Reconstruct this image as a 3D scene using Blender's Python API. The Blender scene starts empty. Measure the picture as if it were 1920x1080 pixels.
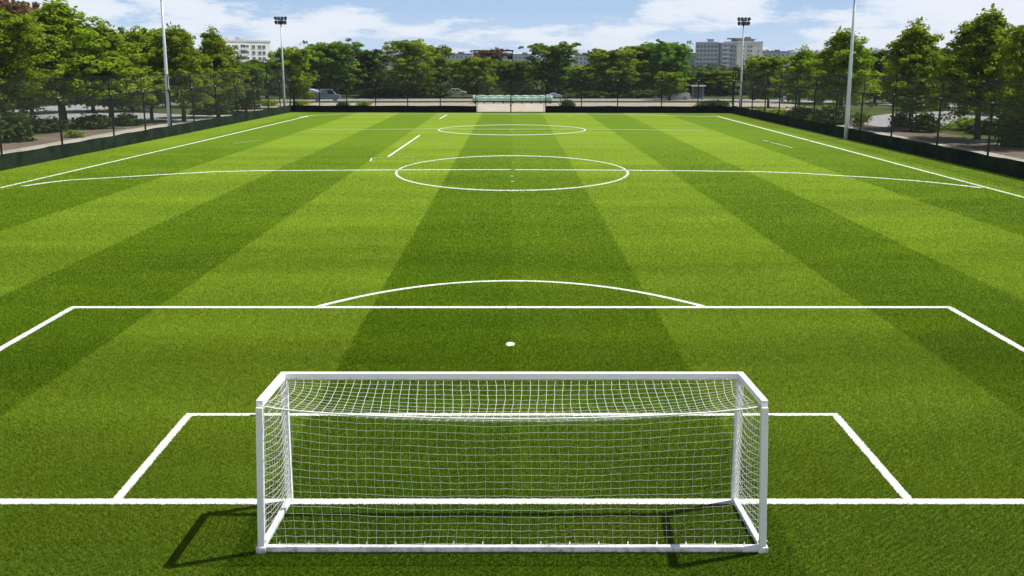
import bpy, bmesh, math, random
import numpy as np
from mathutils import Vector, Matrix

S = bpy.context.scene
COL = S.collection
R = math.radians
random.seed(7)

# ------------------------------------------------------------------ camera
CAM_H, PITCH, FPX = 7.2, R(12.0), 2000.0
cd = bpy.data.cameras.new('camera')
cam = bpy.data.objects.new('camera', cd)
COL.objects.link(cam)
cam.location = (0, 0, CAM_H)
cam.rotation_euler = (R(90) - PITCH, 0, 0)
cd.sensor_width = 36.0
cd.lens = FPX / 1920 * 36.0
cd.clip_start = 0.1
cd.clip_end = 9000
S.camera = cam

# ------------------------------------------------------------------ sun and sky
SUN = Vector((1.27, 0.52, 2.22)).normalized()        # towards the sun, from the goal's shadow
elev = math.asin(SUN.z)
azim = math.atan2(SUN.x, SUN.y)                       # clockwise from +Y
sl = bpy.data.lights.new('sun', 'SUN')
sl.energy = 5.0
sl.angle = R(0.5)
sl.color = (1.0, 0.95, 0.86)
so = bpy.data.objects.new('sun', sl)
COL.objects.link(so)
so.rotation_euler = SUN.to_track_quat('Z', 'Y').to_euler()

S.view_settings.view_transform = 'Standard'
S.view_settings.look = 'None'
S.view_settings.exposure = 0.5
S.view_settings.gamma = 1.0


class NT:
    """small node-tree writer"""
    def __init__(s, tree):
        s.t = tree

    def n(s, kind, **kw):
        nd = s.t.nodes.new(kind)
        for k, v in kw.items():
            if k == 'inp':
                for a, b in v.items():
                    if hasattr(b, 'bl_idname') or isinstance(b, bpy.types.NodeSocket):
                        s.t.links.new(b, nd.inputs[a])
                    else:
                        nd.inputs[a].default_value = b
            else:
                setattr(nd, k, v)
        return nd

    def math(s, op, a, b=None, c=None, clamp=False):
        nd = s.t.nodes.new('ShaderNodeMath')
        nd.operation = op
        nd.use_clamp = clamp
        for i, v in enumerate((a, b, c)):
            if v is None:
                continue
            if isinstance(v, bpy.types.NodeSocket):
                s.t.links.new(v, nd.inputs[i])
            else:
                nd.inputs[i].default_value = v
        return nd.outputs[0]

    def mix(s, f, a, b, blend='MIX'):
        nd = s.t.nodes.new('ShaderNodeMix')
        nd.data_type = 'RGBA'
        nd.blend_type = blend
        for i, v in ((0, f), (6, a), (7, b)):
            if isinstance(v, bpy.types.NodeSocket):
                s.t.links.new(v, nd.inputs[i])
            else:
                nd.inputs[i].default_value = v if i == 0 else (*v[:3], 1)
        return nd.outputs[2]

    def ramp(s, f, stops, interp='LINEAR'):
        nd = s.t.nodes.new('ShaderNodeValToRGB')
        cr = nd.color_ramp
        cr.interpolation = interp
        while len(cr.elements) > 1:
            cr.elements.remove(cr.elements[-1])
        for i, (p, c) in enumerate(stops):
            e = cr.elements[0] if i == 0 else cr.elements.new(p)
            e.position = p
            e.color = (c, c, c, 1) if not hasattr(c, '__len__') else (*c[:3], 1)
        s.t.links.new(f, nd.inputs[0])
        return nd.outputs[0]

    def noise(s, vec, scale, detail=4, rough=0.55):
        nd = s.t.nodes.new('ShaderNodeTexNoise')
        nd.inputs['Scale'].default_value = scale
        nd.inputs['Detail'].default_value = detail
        nd.inputs['Roughness'].default_value = rough
        if vec is not None:
            s.t.links.new(vec, nd.inputs['Vector'])
        return nd.outputs[0]

    def mapping(s, vec, scale=(1, 1, 1), loc=(0, 0, 0)):
        nd = s.t.nodes.new('ShaderNodeMapping')
        nd.inputs['Scale'].default_value = scale
        nd.inputs['Location'].default_value = loc
        s.t.links.new(vec, nd.inputs['Vector'])
        return nd.outputs[0]


W = bpy.data.worlds.new('World')
S.world = W
W.use_nodes = True
wt = NT(W.node_tree)
W.node_tree.nodes.clear()
sky = wt.n('ShaderNodeTexSky', sky_type='NISHITA', sun_disc=False)
sky.sun_elevation = elev
sky.sun_rotation = azim
sky.altitude = 200
sky.air_density = 1.0
sky.dust_density = 0.6
sky.ozone_density = 2.0
tc = wt.n('ShaderNodeTexCoord')
sx = wt.n('ShaderNodeSeparateXYZ', inp={0: tc.outputs['Generated']})
wx, wy, wz = sx.outputs
waz = wt.math('ARCTAN2', wx, wy)
wel = wt.math('MAXIMUM', wz, 0.0)
wv = wt.math('LOGARITHM', wt.math('MULTIPLY_ADD', wel, 20.0, 1.0), math.e)
cv = wt.n('ShaderNodeCombineXYZ', inp={0: wt.math('MULTIPLY', waz, 9.0), 1: wt.math('MULTIPLY', wv, 3.0), 2: 3.7})
n1 = wt.noise(cv.outputs[0], 1.25, 8, 0.62)
# more cloud towards both sides, clearer above the middle and overhead
side = wt.math('MINIMUM', wt.math('ABSOLUTE', wt.math('ADD', waz, 0.01)), 0.5)
cov = wt.math('ADD', n1, wt.math('MULTIPLY', side, 0.42))
cov = wt.math('SUBTRACT', cov, wt.math('MULTIPLY', wt.math('MINIMUM', wel, 0.3), 1.2))
back = wt.math('MULTIPLY_ADD', wy, -0.9, 0.0, clamp=True)  # extra cloud added out of view behind the camera, filling camera-facing surfaces
cov = wt.math('ADD', cov, wt.math('MULTIPLY', back, 0.28))
cl = wt.ramp(cov, [(0.475, 0.0), (0.52, 0.42), (0.57, 0.88), (0.68, 1.0)])
lowk = wt.ramp(wel, [(0.0, 0.92), (0.12, 0.7), (0.45, 0.0)])
blue = wt.mix(lowk, sky.outputs[0], (5.1, 8.3, 12.9))
veil = wt.ramp(wel, [(0.0, 0.80), (0.018, 0.64), (0.045, 0.22), (0.09, 0.0)])
blue2 = wt.mix(veil, blue, (9.2, 10.9, 13.2))
skyc = wt.mix(wt.math('MULTIPLY', cl, 0.85), blue2, (13.2, 13.6, 14.4))
bg = wt.n('ShaderNodeBackground', inp={0: skyc, 1: 0.050})
wo = wt.n('ShaderNodeOutputWorld', inp={0: bg.outputs[0]})

# ------------------------------------------------------------------ measuring helpers
CP, SP = math.cos(PITCH), math.sin(PITCH)


def U(px, py, z=0.0):
    """ground point under a pixel of the 1920x1080 photograph"""
    u, v = (px - 960) / FPX, (540 - py) / FPX
    dy, dz = CP + v * SP, -SP + v * CP
    t = (z - CAM_H) / dz
    return Vector((u * t, dy * t, z))


def G(px, Y):
    return Vector(((px - 960) / FPX * (Y * CP + CAM_H * SP), Y, 0))


def ZH(py, Y):
    v = (540 - py) / FPX
    return CAM_H + Y * (-SP + v * CP) / (CP + v * SP)


# ------------------------------------------------------------------ object helpers
def tag(o, label=None, cat=None, group=None, kind=None):
    if label: o['label'] = label
    if cat: o['category'] = cat
    if group: o['group'] = group
    if kind: o['kind'] = kind
    return o


def thing(name, loc, label, cat, group=None, rz=0.0):
    o = bpy.data.objects.new(name, None)
    o.empty_display_size = 0.3
    COL.objects.link(o)
    o.location = loc
    o.rotation_euler = (0, 0, rz)
    return tag(o, label, cat, group)


def link(name, me, parent=None):
    o = bpy.data.objects.new(name, me)
    COL.objects.link(o)
    if parent: o.parent = parent
    return o


def dup(root, loc, rz=0.0, sc=(1, 1, 1), label=None, group=None):
    r = root.copy()
    COL.objects.link(r)
    r.location = loc
    r.rotation_euler = (0, 0, rz)
    r.scale = sc
    if label: r['label'] = label
    if group: r['group'] = group
    for ch in list(root.children):
        c = ch.copy()
        COL.objects.link(c)
        c.parent = r
        for g in list(ch.children):
            d = g.copy()
            COL.objects.link(d)
            d.parent = c
    return r


class MB:
    def __init__(s):
        s.v, s.f, s.a = [], [], []

    def quad(s, a, b, c, d):
        i = len(s.v)
        s.v += [tuple(a), tuple(b), tuple(c), tuple(d)]
        s.f.append((i, i + 1, i + 2, i + 3))

    def box(s, x0, y0, z0, x1, y1, z1, M=None):
        i = len(s.v)
        p = [(x0, y0, z0), (x1, y0, z0), (x1, y1, z0), (x0, y1, z0), (x0, y0, z1), (x1, y0, z1), (x1, y1, z1), (x0, y1, z1)]
        if M is not None:
            p = [tuple(M @ Vector(q)) for q in p]
        s.v += p
        s.f += [(i, i + 3, i + 2, i + 1), (i + 4, i + 5, i + 6, i + 7), (i, i + 1, i + 5, i + 4), (i + 1, i + 2, i + 6, i + 5), (i + 2, i + 3, i + 7, i + 6), (i + 3, i, i + 4, i + 7)]

    def tube(s, pts, r, n=6, cap=True, up=None):
        pts = [Vector(p) for p in pts]
        rs = r if hasattr(r, '__len__') else [r] * len(pts)
        i0 = len(s.v)
        for k, p in enumerate(pts):
            t = (pts[min(k + 1, len(pts) - 1)] - pts[max(k - 1, 0)]).normalized()
            ref = Vector(up) if up else (Vector((0, 0, 1)) if abs(t.z) < 0.9 else Vector((1, 0, 0)))
            a = t.cross(ref).normalized()
            b = a.cross(t).normalized()
            for j in range(n):
                w = 2 * math.pi * (j + 0.5) / n
                s.v.append(tuple(p + (a * math.cos(w) + b * math.sin(w)) * rs[k]))
        for k in range(len(pts) - 1):
            for j in range(n):
                q = i0 + k * n
                s.f.append((q + j, q + (j + 1) % n, q + n + (j + 1) % n, q + n + j))
        if cap:
            s.f.append(tuple(i0 + j for j in reversed(range(n))))
            s.f.append(tuple(i0 + (len(pts) - 1) * n + j for j in range(n)))

    def lathe(s, prof, c=(0, 0, 0), n=12):
        i0 = len(s.v)
        for (r, z) in prof:
            for j in range(n):
                w = 2 * math.pi * j / n
                s.v.append((c[0] + r * math.cos(w), c[1] + r * math.sin(w), c[2] + z))
        for k in range(len(prof) - 1):
            for j in range(n):
                q = i0 + k * n
                s.f.append((q + j, q + (j + 1) % n, q + n + (j + 1) % n, q + n + j))
        s.f.append(tuple(i0 + j for j in reversed(range(n))))
        s.f.append(tuple(i0 + (len(prof) - 1) * n + j for j in range(n)))

    def prism(s, poly, axis, a, b):
        """extrude an outline [(u,w)] along axis 'x' or 'y' or 'z'"""
        i0 = len(s.v)
        n = len(poly)
        for t in (a, b):
            for (u, w) in poly:
                s.v.append({'x': (t, u, w), 'y': (u, t, w), 'z': (u, w, t)}[axis])
        s.f.append(tuple(range(i0, i0 + n)))
        s.f.append(tuple(reversed(range(i0 + n, i0 + 2 * n))))
        for j in range(n):
            k = (j + 1) % n
            s.f.append((i0 + j, i0 + n + j, i0 + n + k, i0 + k))

    def build(s, name, mat, parent=None, smooth=False, bevel=0.0, fix=True):
        me = bpy.data.meshes.new(name)
        me.from_pydata(s.v, [], s.f)
        if fix:
            bm = bmesh.new()
            bm.from_mesh(me)
            bmesh.ops.recalc_face_normals(bm, faces=bm.faces)
            if bevel > 0:
                bmesh.ops.bevel(bm, geom=bm.edges[:] + bm.verts[:], offset=bevel, segments=2, affect='EDGES', profile=0.5)
            bm.to_mesh(me)
            bm.free()
        if smooth:
            me.polygons.foreach_set('use_smooth', [True] * len(me.polygons))
        me.materials.append(mat)
        me.update()
        return link(name, me, parent)


# ------------------------------------------------------------------ materials
def mat_new(name):
    m = bpy.data.materials.new(name)
    m.use_nodes = True
    m.node_tree.nodes.clear()
    return m, NT(m.node_tree)


def out(t, sh, disp=None):
    o = t.n('ShaderNodeOutputMaterial', inp={0: sh})
    return o


def simple(name, col, rough=0.6, var=0.12, scale=3.0, metal=0.0, bump=0.0, bscale=40.0, spec=0.5, col2=None):
    m, t = mat_new(name)
    tcx = t.n('ShaderNodeTexCoord')
    nz = t.noise(tcx.outputs['Object'], scale, 5)
    c2 = col2 if col2 else [max(0, c * (1 - 2.2 * var)) for c in col]
    c1 = [c * (1 + var) for c in col]
    c = t.mix(t.ramp(nz, [(0.32, 0.0), (0.68, 1.0)]), c2, c1)
    b = t.n('ShaderNodeBsdfPrincipled', inp={'Base Color': c, 'Roughness': rough, 'Metallic': metal})
    b.inputs['Specular IOR Level'].default_value = spec
    if bump:
        bp = t.n('ShaderNodeBump', inp={'Strength': bump, 'Distance': 0.02, 'Height': t.noise(tcx.outputs['Object'], bscale, 4)})
        m.node_tree.links.new(bp.outputs[0], b.inputs['Normal'])
    out(t, b.outputs[0])
    return m


STRIPES = [4.2, 10.6, 15.9, 21.9]


def turf_colour(t, pos):
    """mown stripes along the pitch, with long soft bands and patches; used by ground sheet and blades"""
    sp = t.n('ShaderNodeSeparateXYZ', inp={0: pos})
    x, y = sp.outputs[0], sp.outputs[1]
    edge = t.noise(pos, 2.2, 3)
    xw = t.math('ADD', x, t.math('MULTIPLY_ADD', edge, 0.16, -0.08))
    def step(b0):
        return t.math('MULTIPLY_ADD', t.math('SUBTRACT', xw, b0), 14.0, 0.5, clamp=True)
    bounds = [(-29.3, -0.5), (-22.2, 0.95), (-16.0, -0.88), (-10.6, 0.88), (-4.2, -1.0), (0.0, 0.22), (4.25, 0.78), (10.6, -0.85), (15.7, 0.85), (21.5, -0.9), (27.5, 0.5)]
    s = 0.55
    for b0, dv in bounds:
        s = t.math('MULTIPLY_ADD', step(b0), dv, s)
    s = t.math('MAXIMUM', s, 0.0)
    dark = (0.082, 0.172, 0.0006)
    light = (0.198, 0.312, 0.0180)
    c = t.mix(s, dark, light)
    # bands across the pitch and drifting patches
    bands = t.noise(t.mapping(pos, (0.018, 0.22, 1)), 1.0, 4, 0.6)
    c = t.mix(t.ramp(bands, [(0.36, 0.34), (0.60, 0.0)]), c, (0.045, 0.090, 0.0008))
    pat = t.noise(t.mapping(pos, (0.22, 0.5, 1)), 1.0, 5, 0.6)
    c = t.mix(t.ramp(pat, [(0.42, 0.0), (0.72, 0.28)]), c, (0.235, 0.290, 0.006))
    # vignette-style foreground shading painted into the turf colour, fading in drifts towards mid-pitch
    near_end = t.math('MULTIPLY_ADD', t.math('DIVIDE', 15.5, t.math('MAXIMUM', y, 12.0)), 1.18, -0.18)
    near_shade = t.math('ADD', near_end, t.math('MULTIPLY_ADD', t.noise(t.mapping(pos, (0.09, 0.16, 1)), 1.0, 5, 0.6), 0.8, -0.40), clamp=True)
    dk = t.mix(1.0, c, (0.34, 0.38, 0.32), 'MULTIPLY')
    c = t.mix(near_shade, c, dk)
    fine = t.noise(pos, 5.0, 4, 0.7)
    c = t.mix(t.ramp(fine, [(0.34, 0.30), (0.55, 0.0)]), c, (0.028, 0.060, 0.001))
    return c


def make_turf():
    m, t = mat_new('turf')
    geo = t.n('ShaderNodeNewGeometry')
    pos = geo.outputs['Position']
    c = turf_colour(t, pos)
    h1 = t.noise(pos, 28.0, 4, 0.7)
    h2 = t.noise(pos, 9.0, 3, 0.6)
    h = t.math('ADD', t.math('MULTIPLY', h1, 0.6), t.math('MULTIPLY', h2, 0.6))
    c = t.mix(t.ramp(h1, [(0.36, 0.55), (0.58, 0.0)]), c, (0.022, 0.045, 0.001))
    b = t.n('ShaderNodeBsdfPrincipled', inp={'Base Color': c, 'Roughness': 0.75})
    b.inputs['Specular IOR Level'].default_value = 0.05
    b.inputs['Sheen Weight'].default_value = 0.25
    b.inputs['Sheen Roughness'].default_value = 0.5
    b.inputs['Sheen Tint'].default_value = (0.75, 1.0, 0.08, 1)
    bp = t.n('ShaderNodeBump', inp={'Strength': 0.75, 'Distance': 0.05, 'Height': h})
    m.node_tree.links.new(bp.outputs[0], b.inputs['Normal'])
    out(t, b.outputs[0])
    return m


def make_blade():
    m, t = mat_new('grass_blade')
    geo = t.n('ShaderNodeNewGeometry')
    at = t.n('ShaderNodeAttribute', attribute_name='shade')
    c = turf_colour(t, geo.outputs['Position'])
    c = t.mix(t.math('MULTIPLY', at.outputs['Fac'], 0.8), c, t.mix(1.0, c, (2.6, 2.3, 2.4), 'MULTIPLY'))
    hs = t.n('ShaderNodeHueSaturation', inp={'Saturation': 1.0, 'Value': 1.1, 'Color': c})
    d = t.n('ShaderNodeBsdfDiffuse', inp={0: hs.outputs[0]})
    tr = t.n('ShaderNodeBsdfTranslucent', inp={0: hs.outputs[0]})
    gl = t.n('ShaderNodeBsdfGlossy', inp={0: (0.6, 0.65, 0.5, 1), 1: 0.45})
    mx = t.n('ShaderNodeMixShader', inp={0: 0.35, 1: d.outputs[0], 2: tr.outputs[0]})
    m2 = t.n('ShaderNodeMixShader', inp={0: 0.006, 1: mx.outputs[0], 2: gl.outputs[0]})
    out(t, m2.outputs[0])
    return m


def make_leaf(name, ca, cb, cc, tl=0.4):
    """leaf colour runs ca..cb by clump, with some cc"""
    m, t = mat_new(name)
    at = t.n('ShaderNodeAttribute', attribute_name='shade')
    oi = t.n('ShaderNodeObjectInfo')
    f = at.outputs['Fac']
    c = t.mix(f, ca, cb)
    geo = t.n('ShaderNodeNewGeometry')
    nz = t.noise(geo.outputs['Position'], 0.55, 3)
    c = t.mix(t.ramp(nz, [(0.45, 0.0), (0.7, 0.6)]), c, cc)
    hs = t.n('ShaderNodeHueSaturation', inp={'Color': c,
             'Hue': t.math('MULTIPLY_ADD', oi.outputs['Random'], 0.016, 0.500),
             'Value': t.math('MULTIPLY_ADD', oi.outputs['Random'], 0.35, 0.85)})
    d = t.n('ShaderNodeBsdfDiffuse', inp={0: hs.outputs[0]})
    tr = t.n('ShaderNodeBsdfTranslucent', inp={0: hs.outputs[0]})
    gl = t.n('ShaderNodeBsdfGlossy', inp={0: (0.75, 0.8, 0.7, 1), 1: 0.6})
    mx = t.n('ShaderNodeMixShader', inp={0: tl, 1: d.outputs[0], 2: tr.outputs[0]})
    m2 = t.n('ShaderNodeMixShader', inp={0: 0.010, 1: mx.outputs[0], 2: gl.outputs[0]})
    out(t, m2.outputs[0])
    return m


def make_chain(name, col, cell, wire):
    """woven diamond wire: opaque wires, open holes (object Generated-free: uses UV laid in metres)"""
    m, t = mat_new(name)
    uv = t.n('ShaderNodeUVMap', uv_map='UVMap')
    sp = t.n('ShaderNodeSeparateXYZ', inp={0: uv.outputs[0]})
    u, v = sp.outputs[0], sp.outputs[1]
    a = t.math('FRACT', t.math('MULTIPLY', t.math('ADD', u, v), 1 / cell))
    b = t.math('FRACT', t.math('MULTIPLY', t.math('SUBTRACT', u, v), 1 / cell))
    wa = t.math('LESS_THAN', a, wire)
    wb = t.math('LESS_THAN', b, wire)
    w = t.math('MULTIPLY_ADD', t.math('MAXIMUM', wa, wb), 0.5, 0.5 * wire)   # wire with a thin coated web
    bs = t.n('ShaderNodeBsdfPrincipled', inp={'Base Color': (*col, 1), 'Roughness': 0.5})
    tr = t.n('ShaderNodeBsdfTransparent')
    mx = t.n('ShaderNodeMixShader', inp={0: w, 1: tr.outputs[0], 2: bs.outputs[0]})
    out(t, mx.outputs[0])
    return m


def make_window_glass():
    m, t = mat_new('window_glass')
    oi = t.n('ShaderNodeObjectInfo')
    b = t.n('ShaderNodeBsdfPrincipled', inp={'Base Color': t.mix(oi.outputs['Random'], (0.02, 0.028, 0.04), (0.06, 0.075, 0.1)), 'Roughness': 0.12})
    b.inputs['Specular IOR Level'].default_value = 0.6
    out(t, b.outputs[0])
    return m


def make_ground():
    m, t = mat_new('rough_ground')
    geo = t.n('ShaderNodeNewGeometry')
    pos = geo.outputs['Position']
    a = t.noise(pos, 0.06, 6, 0.62)
    b = t.noise(pos, 0.7, 6, 0.65)
    c3 = t.noise(pos, 6.0, 4, 0.7)
    c = t.mix(t.ramp(a, [(0.40, 0.0), (0.55, 1.0)]), (0.050, 0.080, 0.014), (0.085, 0.115, 0.02))
    c = t.mix(t.ramp(b, [(0.52, 0.0), (0.66, 0.9)]), c, (0.17, 0.14, 0.085))
    c = t.mix(t.ramp(c3, [(0.35, 0.6), (0.6, 0.0)]), c, (0.025, 0.035, 0.01))
    bs = t.n('ShaderNodeBsdfPrincipled', inp={'Base Color': c, 'Roughness': 0.9})
    bs.inputs['Specular IOR Level'].default_value = 0.1
    bp = t.n('ShaderNodeBump', inp={'Strength': 0.6, 'Distance': 0.08, 'Height': c3})
    m.node_tree.links.new(bp.outputs[0], bs.inputs['Normal'])
    out(t, bs.outputs[0])
    return m


def make_layered(name, c0, c1, c2, s0=0.4, s1=5.0, bump=0.5, rough=0.9):
    m, t = mat_new(name)
    geo = t.n('ShaderNodeNewGeometry')
    pos = geo.outputs['Position']
    a = t.noise(pos, s0, 6, 0.65)
    b = t.noise(pos, s1, 5, 0.7)
    c = t.mix(t.ramp(a, [(0.36, 0.0), (0.64, 1.0)]), c0, c1)
    c = t.mix(t.ramp(b, [(0.50, 0.0), (0.72, 0.85)]), c, c2)
    bs = t.n('ShaderNodeBsdfPrincipled', inp={'Base Color': c, 'Roughness': rough})
    bs.inputs['Specular IOR Level'].default_value = 0.2
    bp = t.n('ShaderNodeBump', inp={'Strength': bump, 'Distance': 0.04, 'Height': b})
    m.node_tree.links.new(bp.outputs[0], bs.inputs['Normal'])
    out(t, bs.outputs[0])
    return m


def make_line():
    m, t = mat_new('line_paint')
    geo = t.n('ShaderNodeNewGeometry')
    pos = geo.outputs['Position']
    c = t.mix(t.ramp(t.noise(pos, 1.3, 4, 0.6), [(0.35, 0.0), (0.7, 1.0)]), (0.72, 0.73, 0.70), (0.60, 0.63, 0.56))
    c = t.mix(t.ramp(t.noise(pos, 42.0, 4, 0.7), [(0.34, 0.85), (0.50, 0.0)]), c, (0.27, 0.34, 0.16))
    bs = t.n('ShaderNodeBsdfPrincipled', inp={'Base Color': c, 'Roughness': 0.9})
    bs.inputs['Specular IOR Level'].default_value = 0.1
    bp = t.n('ShaderNodeBump', inp={'Strength': 0.6, 'Distance': 0.03, 'Height': t.noise(pos, 38.0, 4, 0.7)})
    m.node_tree.links.new(bp.outputs[0], bs.inputs['Normal'])
    out(t, bs.outputs[0])
    return m


def make_goal_paint():
    m, t = mat_new('goal_paint')
    tcx = t.n('ShaderNodeTexCoord')
    o = tcx.outputs['Object']
    sp = t.n('ShaderNodeSeparateXYZ', inp={0: o})
    nz = t.noise(o, 7.0, 5, 0.65)
    low = t.math('MULTIPLY_ADD', sp.outputs[2], -4.5, 0.95, clamp=True)
    soil = t.math('MULTIPLY', low, t.ramp(nz, [(0.47, 0.0), (0.62, 0.8)]))
    c = t.mix(t.ramp(t.noise(t.mapping(o, (1, 1, 9)), 1.6, 5, 0.7), [(0.5, 0.0), (0.75, 0.35)]), (0.88, 0.88, 0.89), (0.70, 0.71, 0.70))
    c = t.mix(soil, c, (0.28, 0.27, 0.16))
    b = t.n('ShaderNodeBsdfPrincipled', inp={'Base Color': c, 'Roughness': t.math('MULTIPLY_ADD', nz, 0.3, 0.25)})
    out(t, b.outputs[0])
    return m


M = dict(
    goal_paint=make_goal_paint(),
    turf=make_turf(), blade=make_blade(),
    line=make_line(),
    white=simple('white_paint', (0.88, 0.88, 0.89), 0.4, 0.02, 4, col2=(0.83, 0.83, 0.85)),
    net=simple('net_cord', (0.74, 0.76, 0.70), 0.8, 0.05, 8),
    pole=simple('galvanised_pole', (0.62, 0.68, 0.74), 0.4, 0.05, 2, metal=0.15),
    black=simple('black_powdercoat', (0.006, 0.007, 0.009), 0.55, 0.1, 3, spec=0.2),
    dark=simple('dark_metal', (0.008, 0.009, 0.012), 0.7, 0.1, 3, spec=0.12),
    steel=simple('grey_steel', (0.30, 0.32, 0.34), 0.45, 0.1, 3, metal=0.5),
    screen_green=simple('green_windscreen', (0.012, 0.024, 0.013), 0.9, 0.35, 0.6, bump=0.3, bscale=5, spec=0.1),
    screen_black=simple('black_windscreen', (0.004, 0.005, 0.007), 0.9, 0.25, 0.6, bump=0.3, bscale=5, spec=0.1),
    chain=make_chain('chain_link', (0.006, 0.008, 0.010), 0.062, 0.24),
    chain_pale=make_chain('galvanised_link', (0.22, 0.24, 0.25), 0.062, 0.07),
    upper=make_chain('ball_stop_net', (0.006, 0.008, 0.010), 0.10, 0.13),
    ground=make_ground(),
    dirt=make_layered('dirt', (0.13, 0.095, 0.07), (0.21, 0.165, 0.13), (0.08, 0.06, 0.045), 0.25, 4.0),
    gravel=make_layered('gravel', (0.36, 0.34, 0.30), (0.50, 0.48, 0.43), (0.17, 0.17, 0.09), 0.35, 3.0),
    verge=make_layered('dry_verge', (0.36, 0.30, 0.22), (0.46, 0.42, 0.36), (0.12, 0.13, 0.04), 0.5, 1.3),
    road=make_layered('road', (0.30, 0.30, 0.305), (0.34, 0.34, 0.345), (0.285, 0.285, 0.29), 0.12, 2.0, 0.03, 0.9),
    kerb=simple('concrete_kerb', (0.46, 0.45, 0.42), 0.85, 0.12, 1.5),
    bark=simple('bark', (0.075, 0.055, 0.042), 0.9, 0.3, 6, bump=0.8, bscale=25),
    leaf=make_leaf('leaf_green', (0.105, 0.185, 0.007), (0.285, 0.375, 0.014), (0.395, 0.420, 0.013), 0.5),
    leaf_mid=make_leaf('leaf_mid_green', (0.065, 0.145, 0.012), (0.190, 0.305, 0.026), (0.230, 0.310, 0.022), 0.5),
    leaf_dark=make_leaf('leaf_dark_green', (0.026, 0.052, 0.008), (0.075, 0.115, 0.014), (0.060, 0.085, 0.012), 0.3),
    leaf_rust=make_leaf('leaf_rust', (0.10, 0.055, 0.028), (0.21, 0.115, 0.055), (0.15, 0.10, 0.04)),
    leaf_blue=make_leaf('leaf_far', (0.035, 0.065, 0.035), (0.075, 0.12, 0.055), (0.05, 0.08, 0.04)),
    glass=make_window_glass(),
    wall_white=simple('white_render', (0.80, 0.80, 0.79), 0.85, 0.05, 0.12),
    wall_beige=simple('beige_render', (0.60, 0.59, 0.57), 0.85, 0.05, 0.12),
    wall_grey=simple('grey_render', (0.26, 0.32, 0.42), 0.8, 0.06, 0.12),
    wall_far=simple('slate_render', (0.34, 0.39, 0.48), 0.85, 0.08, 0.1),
    roof=simple('roof_felt', (0.16, 0.17, 0.19), 0.85, 0.1, 0.3),
    slab=simple('balcony_slab', (0.64, 0.66, 0.70), 0.8, 0.05, 0.3),
    tarp=simple('pale_green_tarp', (0.36, 0.56, 0.47), 0.45, 0.12, 0.8, bump=0.5, bscale=3),
    tarp_blue=simple('pale_blue_tarp', (0.50, 0.62, 0.80), 0.45, 0.1, 0.8, bump=0.4, bscale=3),
    rubber=simple('tyre_rubber', (0.015, 0.015, 0.016), 0.8, 0.1, 5),
    alloy=simple('alloy_rim', (0.5, 0.5, 0.52), 0.35, 0.05, 5, metal=0.8),
    car_white=simple('car_white', (0.78, 0.79, 0.80), 0.25, 0.02, 1),
    car_silver=simple('car_silver', (0.42, 0.44, 0.47), 0.25, 0.02, 1, metal=0.5),
    car_blue=simple('car_blue_grey', (0.20, 0.27, 0.36), 0.28, 0.02, 1, metal=0.3),
    car_dark=simple('car_charcoal', (0.035, 0.04, 0.05), 0.25, 0.02, 1, metal=0.3),
    lamp_red=simple('tail_lamp', (0.35, 0.02, 0.02), 0.3, 0.02, 1),
    lamp_clear=simple('head_lamp', (0.75, 0.76, 0.75), 0.2, 0.02, 1),
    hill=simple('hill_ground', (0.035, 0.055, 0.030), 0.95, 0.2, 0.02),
)

# ------------------------------------------------------------------ ground, pitch, paths, roads
def sheet(name, pts, z, mat, label, cat):
    mb = MB()
    i = len(mb.v)
    mb.v = [(p[0], p[1], z) for p in pts]
    mb.f = [tuple(range(len(pts)))]
    o = mb.build(name, mat, fix=False)
    return tag(o, label, cat, None, 'structure')


def strip(name, left, right, z, mat, label, cat):
    mb = MB()
    n = len(left)
    mb.v = [(p[0], p[1], z) for p in left] + [(p[0], p[1], z) for p in right]
    mb.f = [(k, n + k, n + k + 1, k + 1) for k in range(n - 1)]
    o = mb.build(name, mat, fix=True)
    return tag(o, label, cat, None, 'structure')


sheet('ground', [(-4000, -60), (4000, -60), (4000, 7000), (-4000, 7000)], -0.05, M['ground'], 'rough grass and bare earth all around the sports pitch', 'ground')


def fxl(Y): return -34.45 + (Y - 71.85) * 0.0277          # left fence line
def fxr(Y): return 32.1 - (Y - 66.85) * 0.0074            # right fence line
YC_L, YC_R = 156.7, 153.5                                  # far corners


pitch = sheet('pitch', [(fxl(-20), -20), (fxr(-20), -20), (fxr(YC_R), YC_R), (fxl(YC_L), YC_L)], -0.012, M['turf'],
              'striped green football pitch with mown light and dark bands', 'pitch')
PZ = -0.012

# painted lines (one sheet on the pitch)
lines = MB()
rl = random.Random(3)


def pline(pts, w, step=0.0, wy=None):
    """painted polyline on the pitch; near lines get slightly ragged edges"""
    P = [Vector((p[0], p[1], 0)) for p in pts]
    if step:
        Q = []
        for a, b in zip(P[:-1], P[1:]):
            n = max(1, int((b - a).length / step))
            Q += [a + (b - a) * (k / n) for k in range(n)]
        P = Q + [P[-1]]
    i0 = len(lines.v)
    for k, p in enumerate(P):
        t = (P[min(k + 1, len(P) - 1)] - P[max(k - 1, 0)]).normalized()
        nrm = Vector((-t.y, t.x, 0))
        j = 0.012 if step else 0
        zz = PZ + 0.012
        a = p + nrm * (w / 2 + rl.uniform(-j, j))
        b = p - nrm * (w / 2 + rl.uniform(-j, j))
        lines.v += [(a.x, a.y, zz), (b.x, b.y, zz)]
    for k in range(len(P) - 1):
        q = i0 + 2 * k
        lines.f.append((q, q + 1, q + 3, q + 2))


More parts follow.
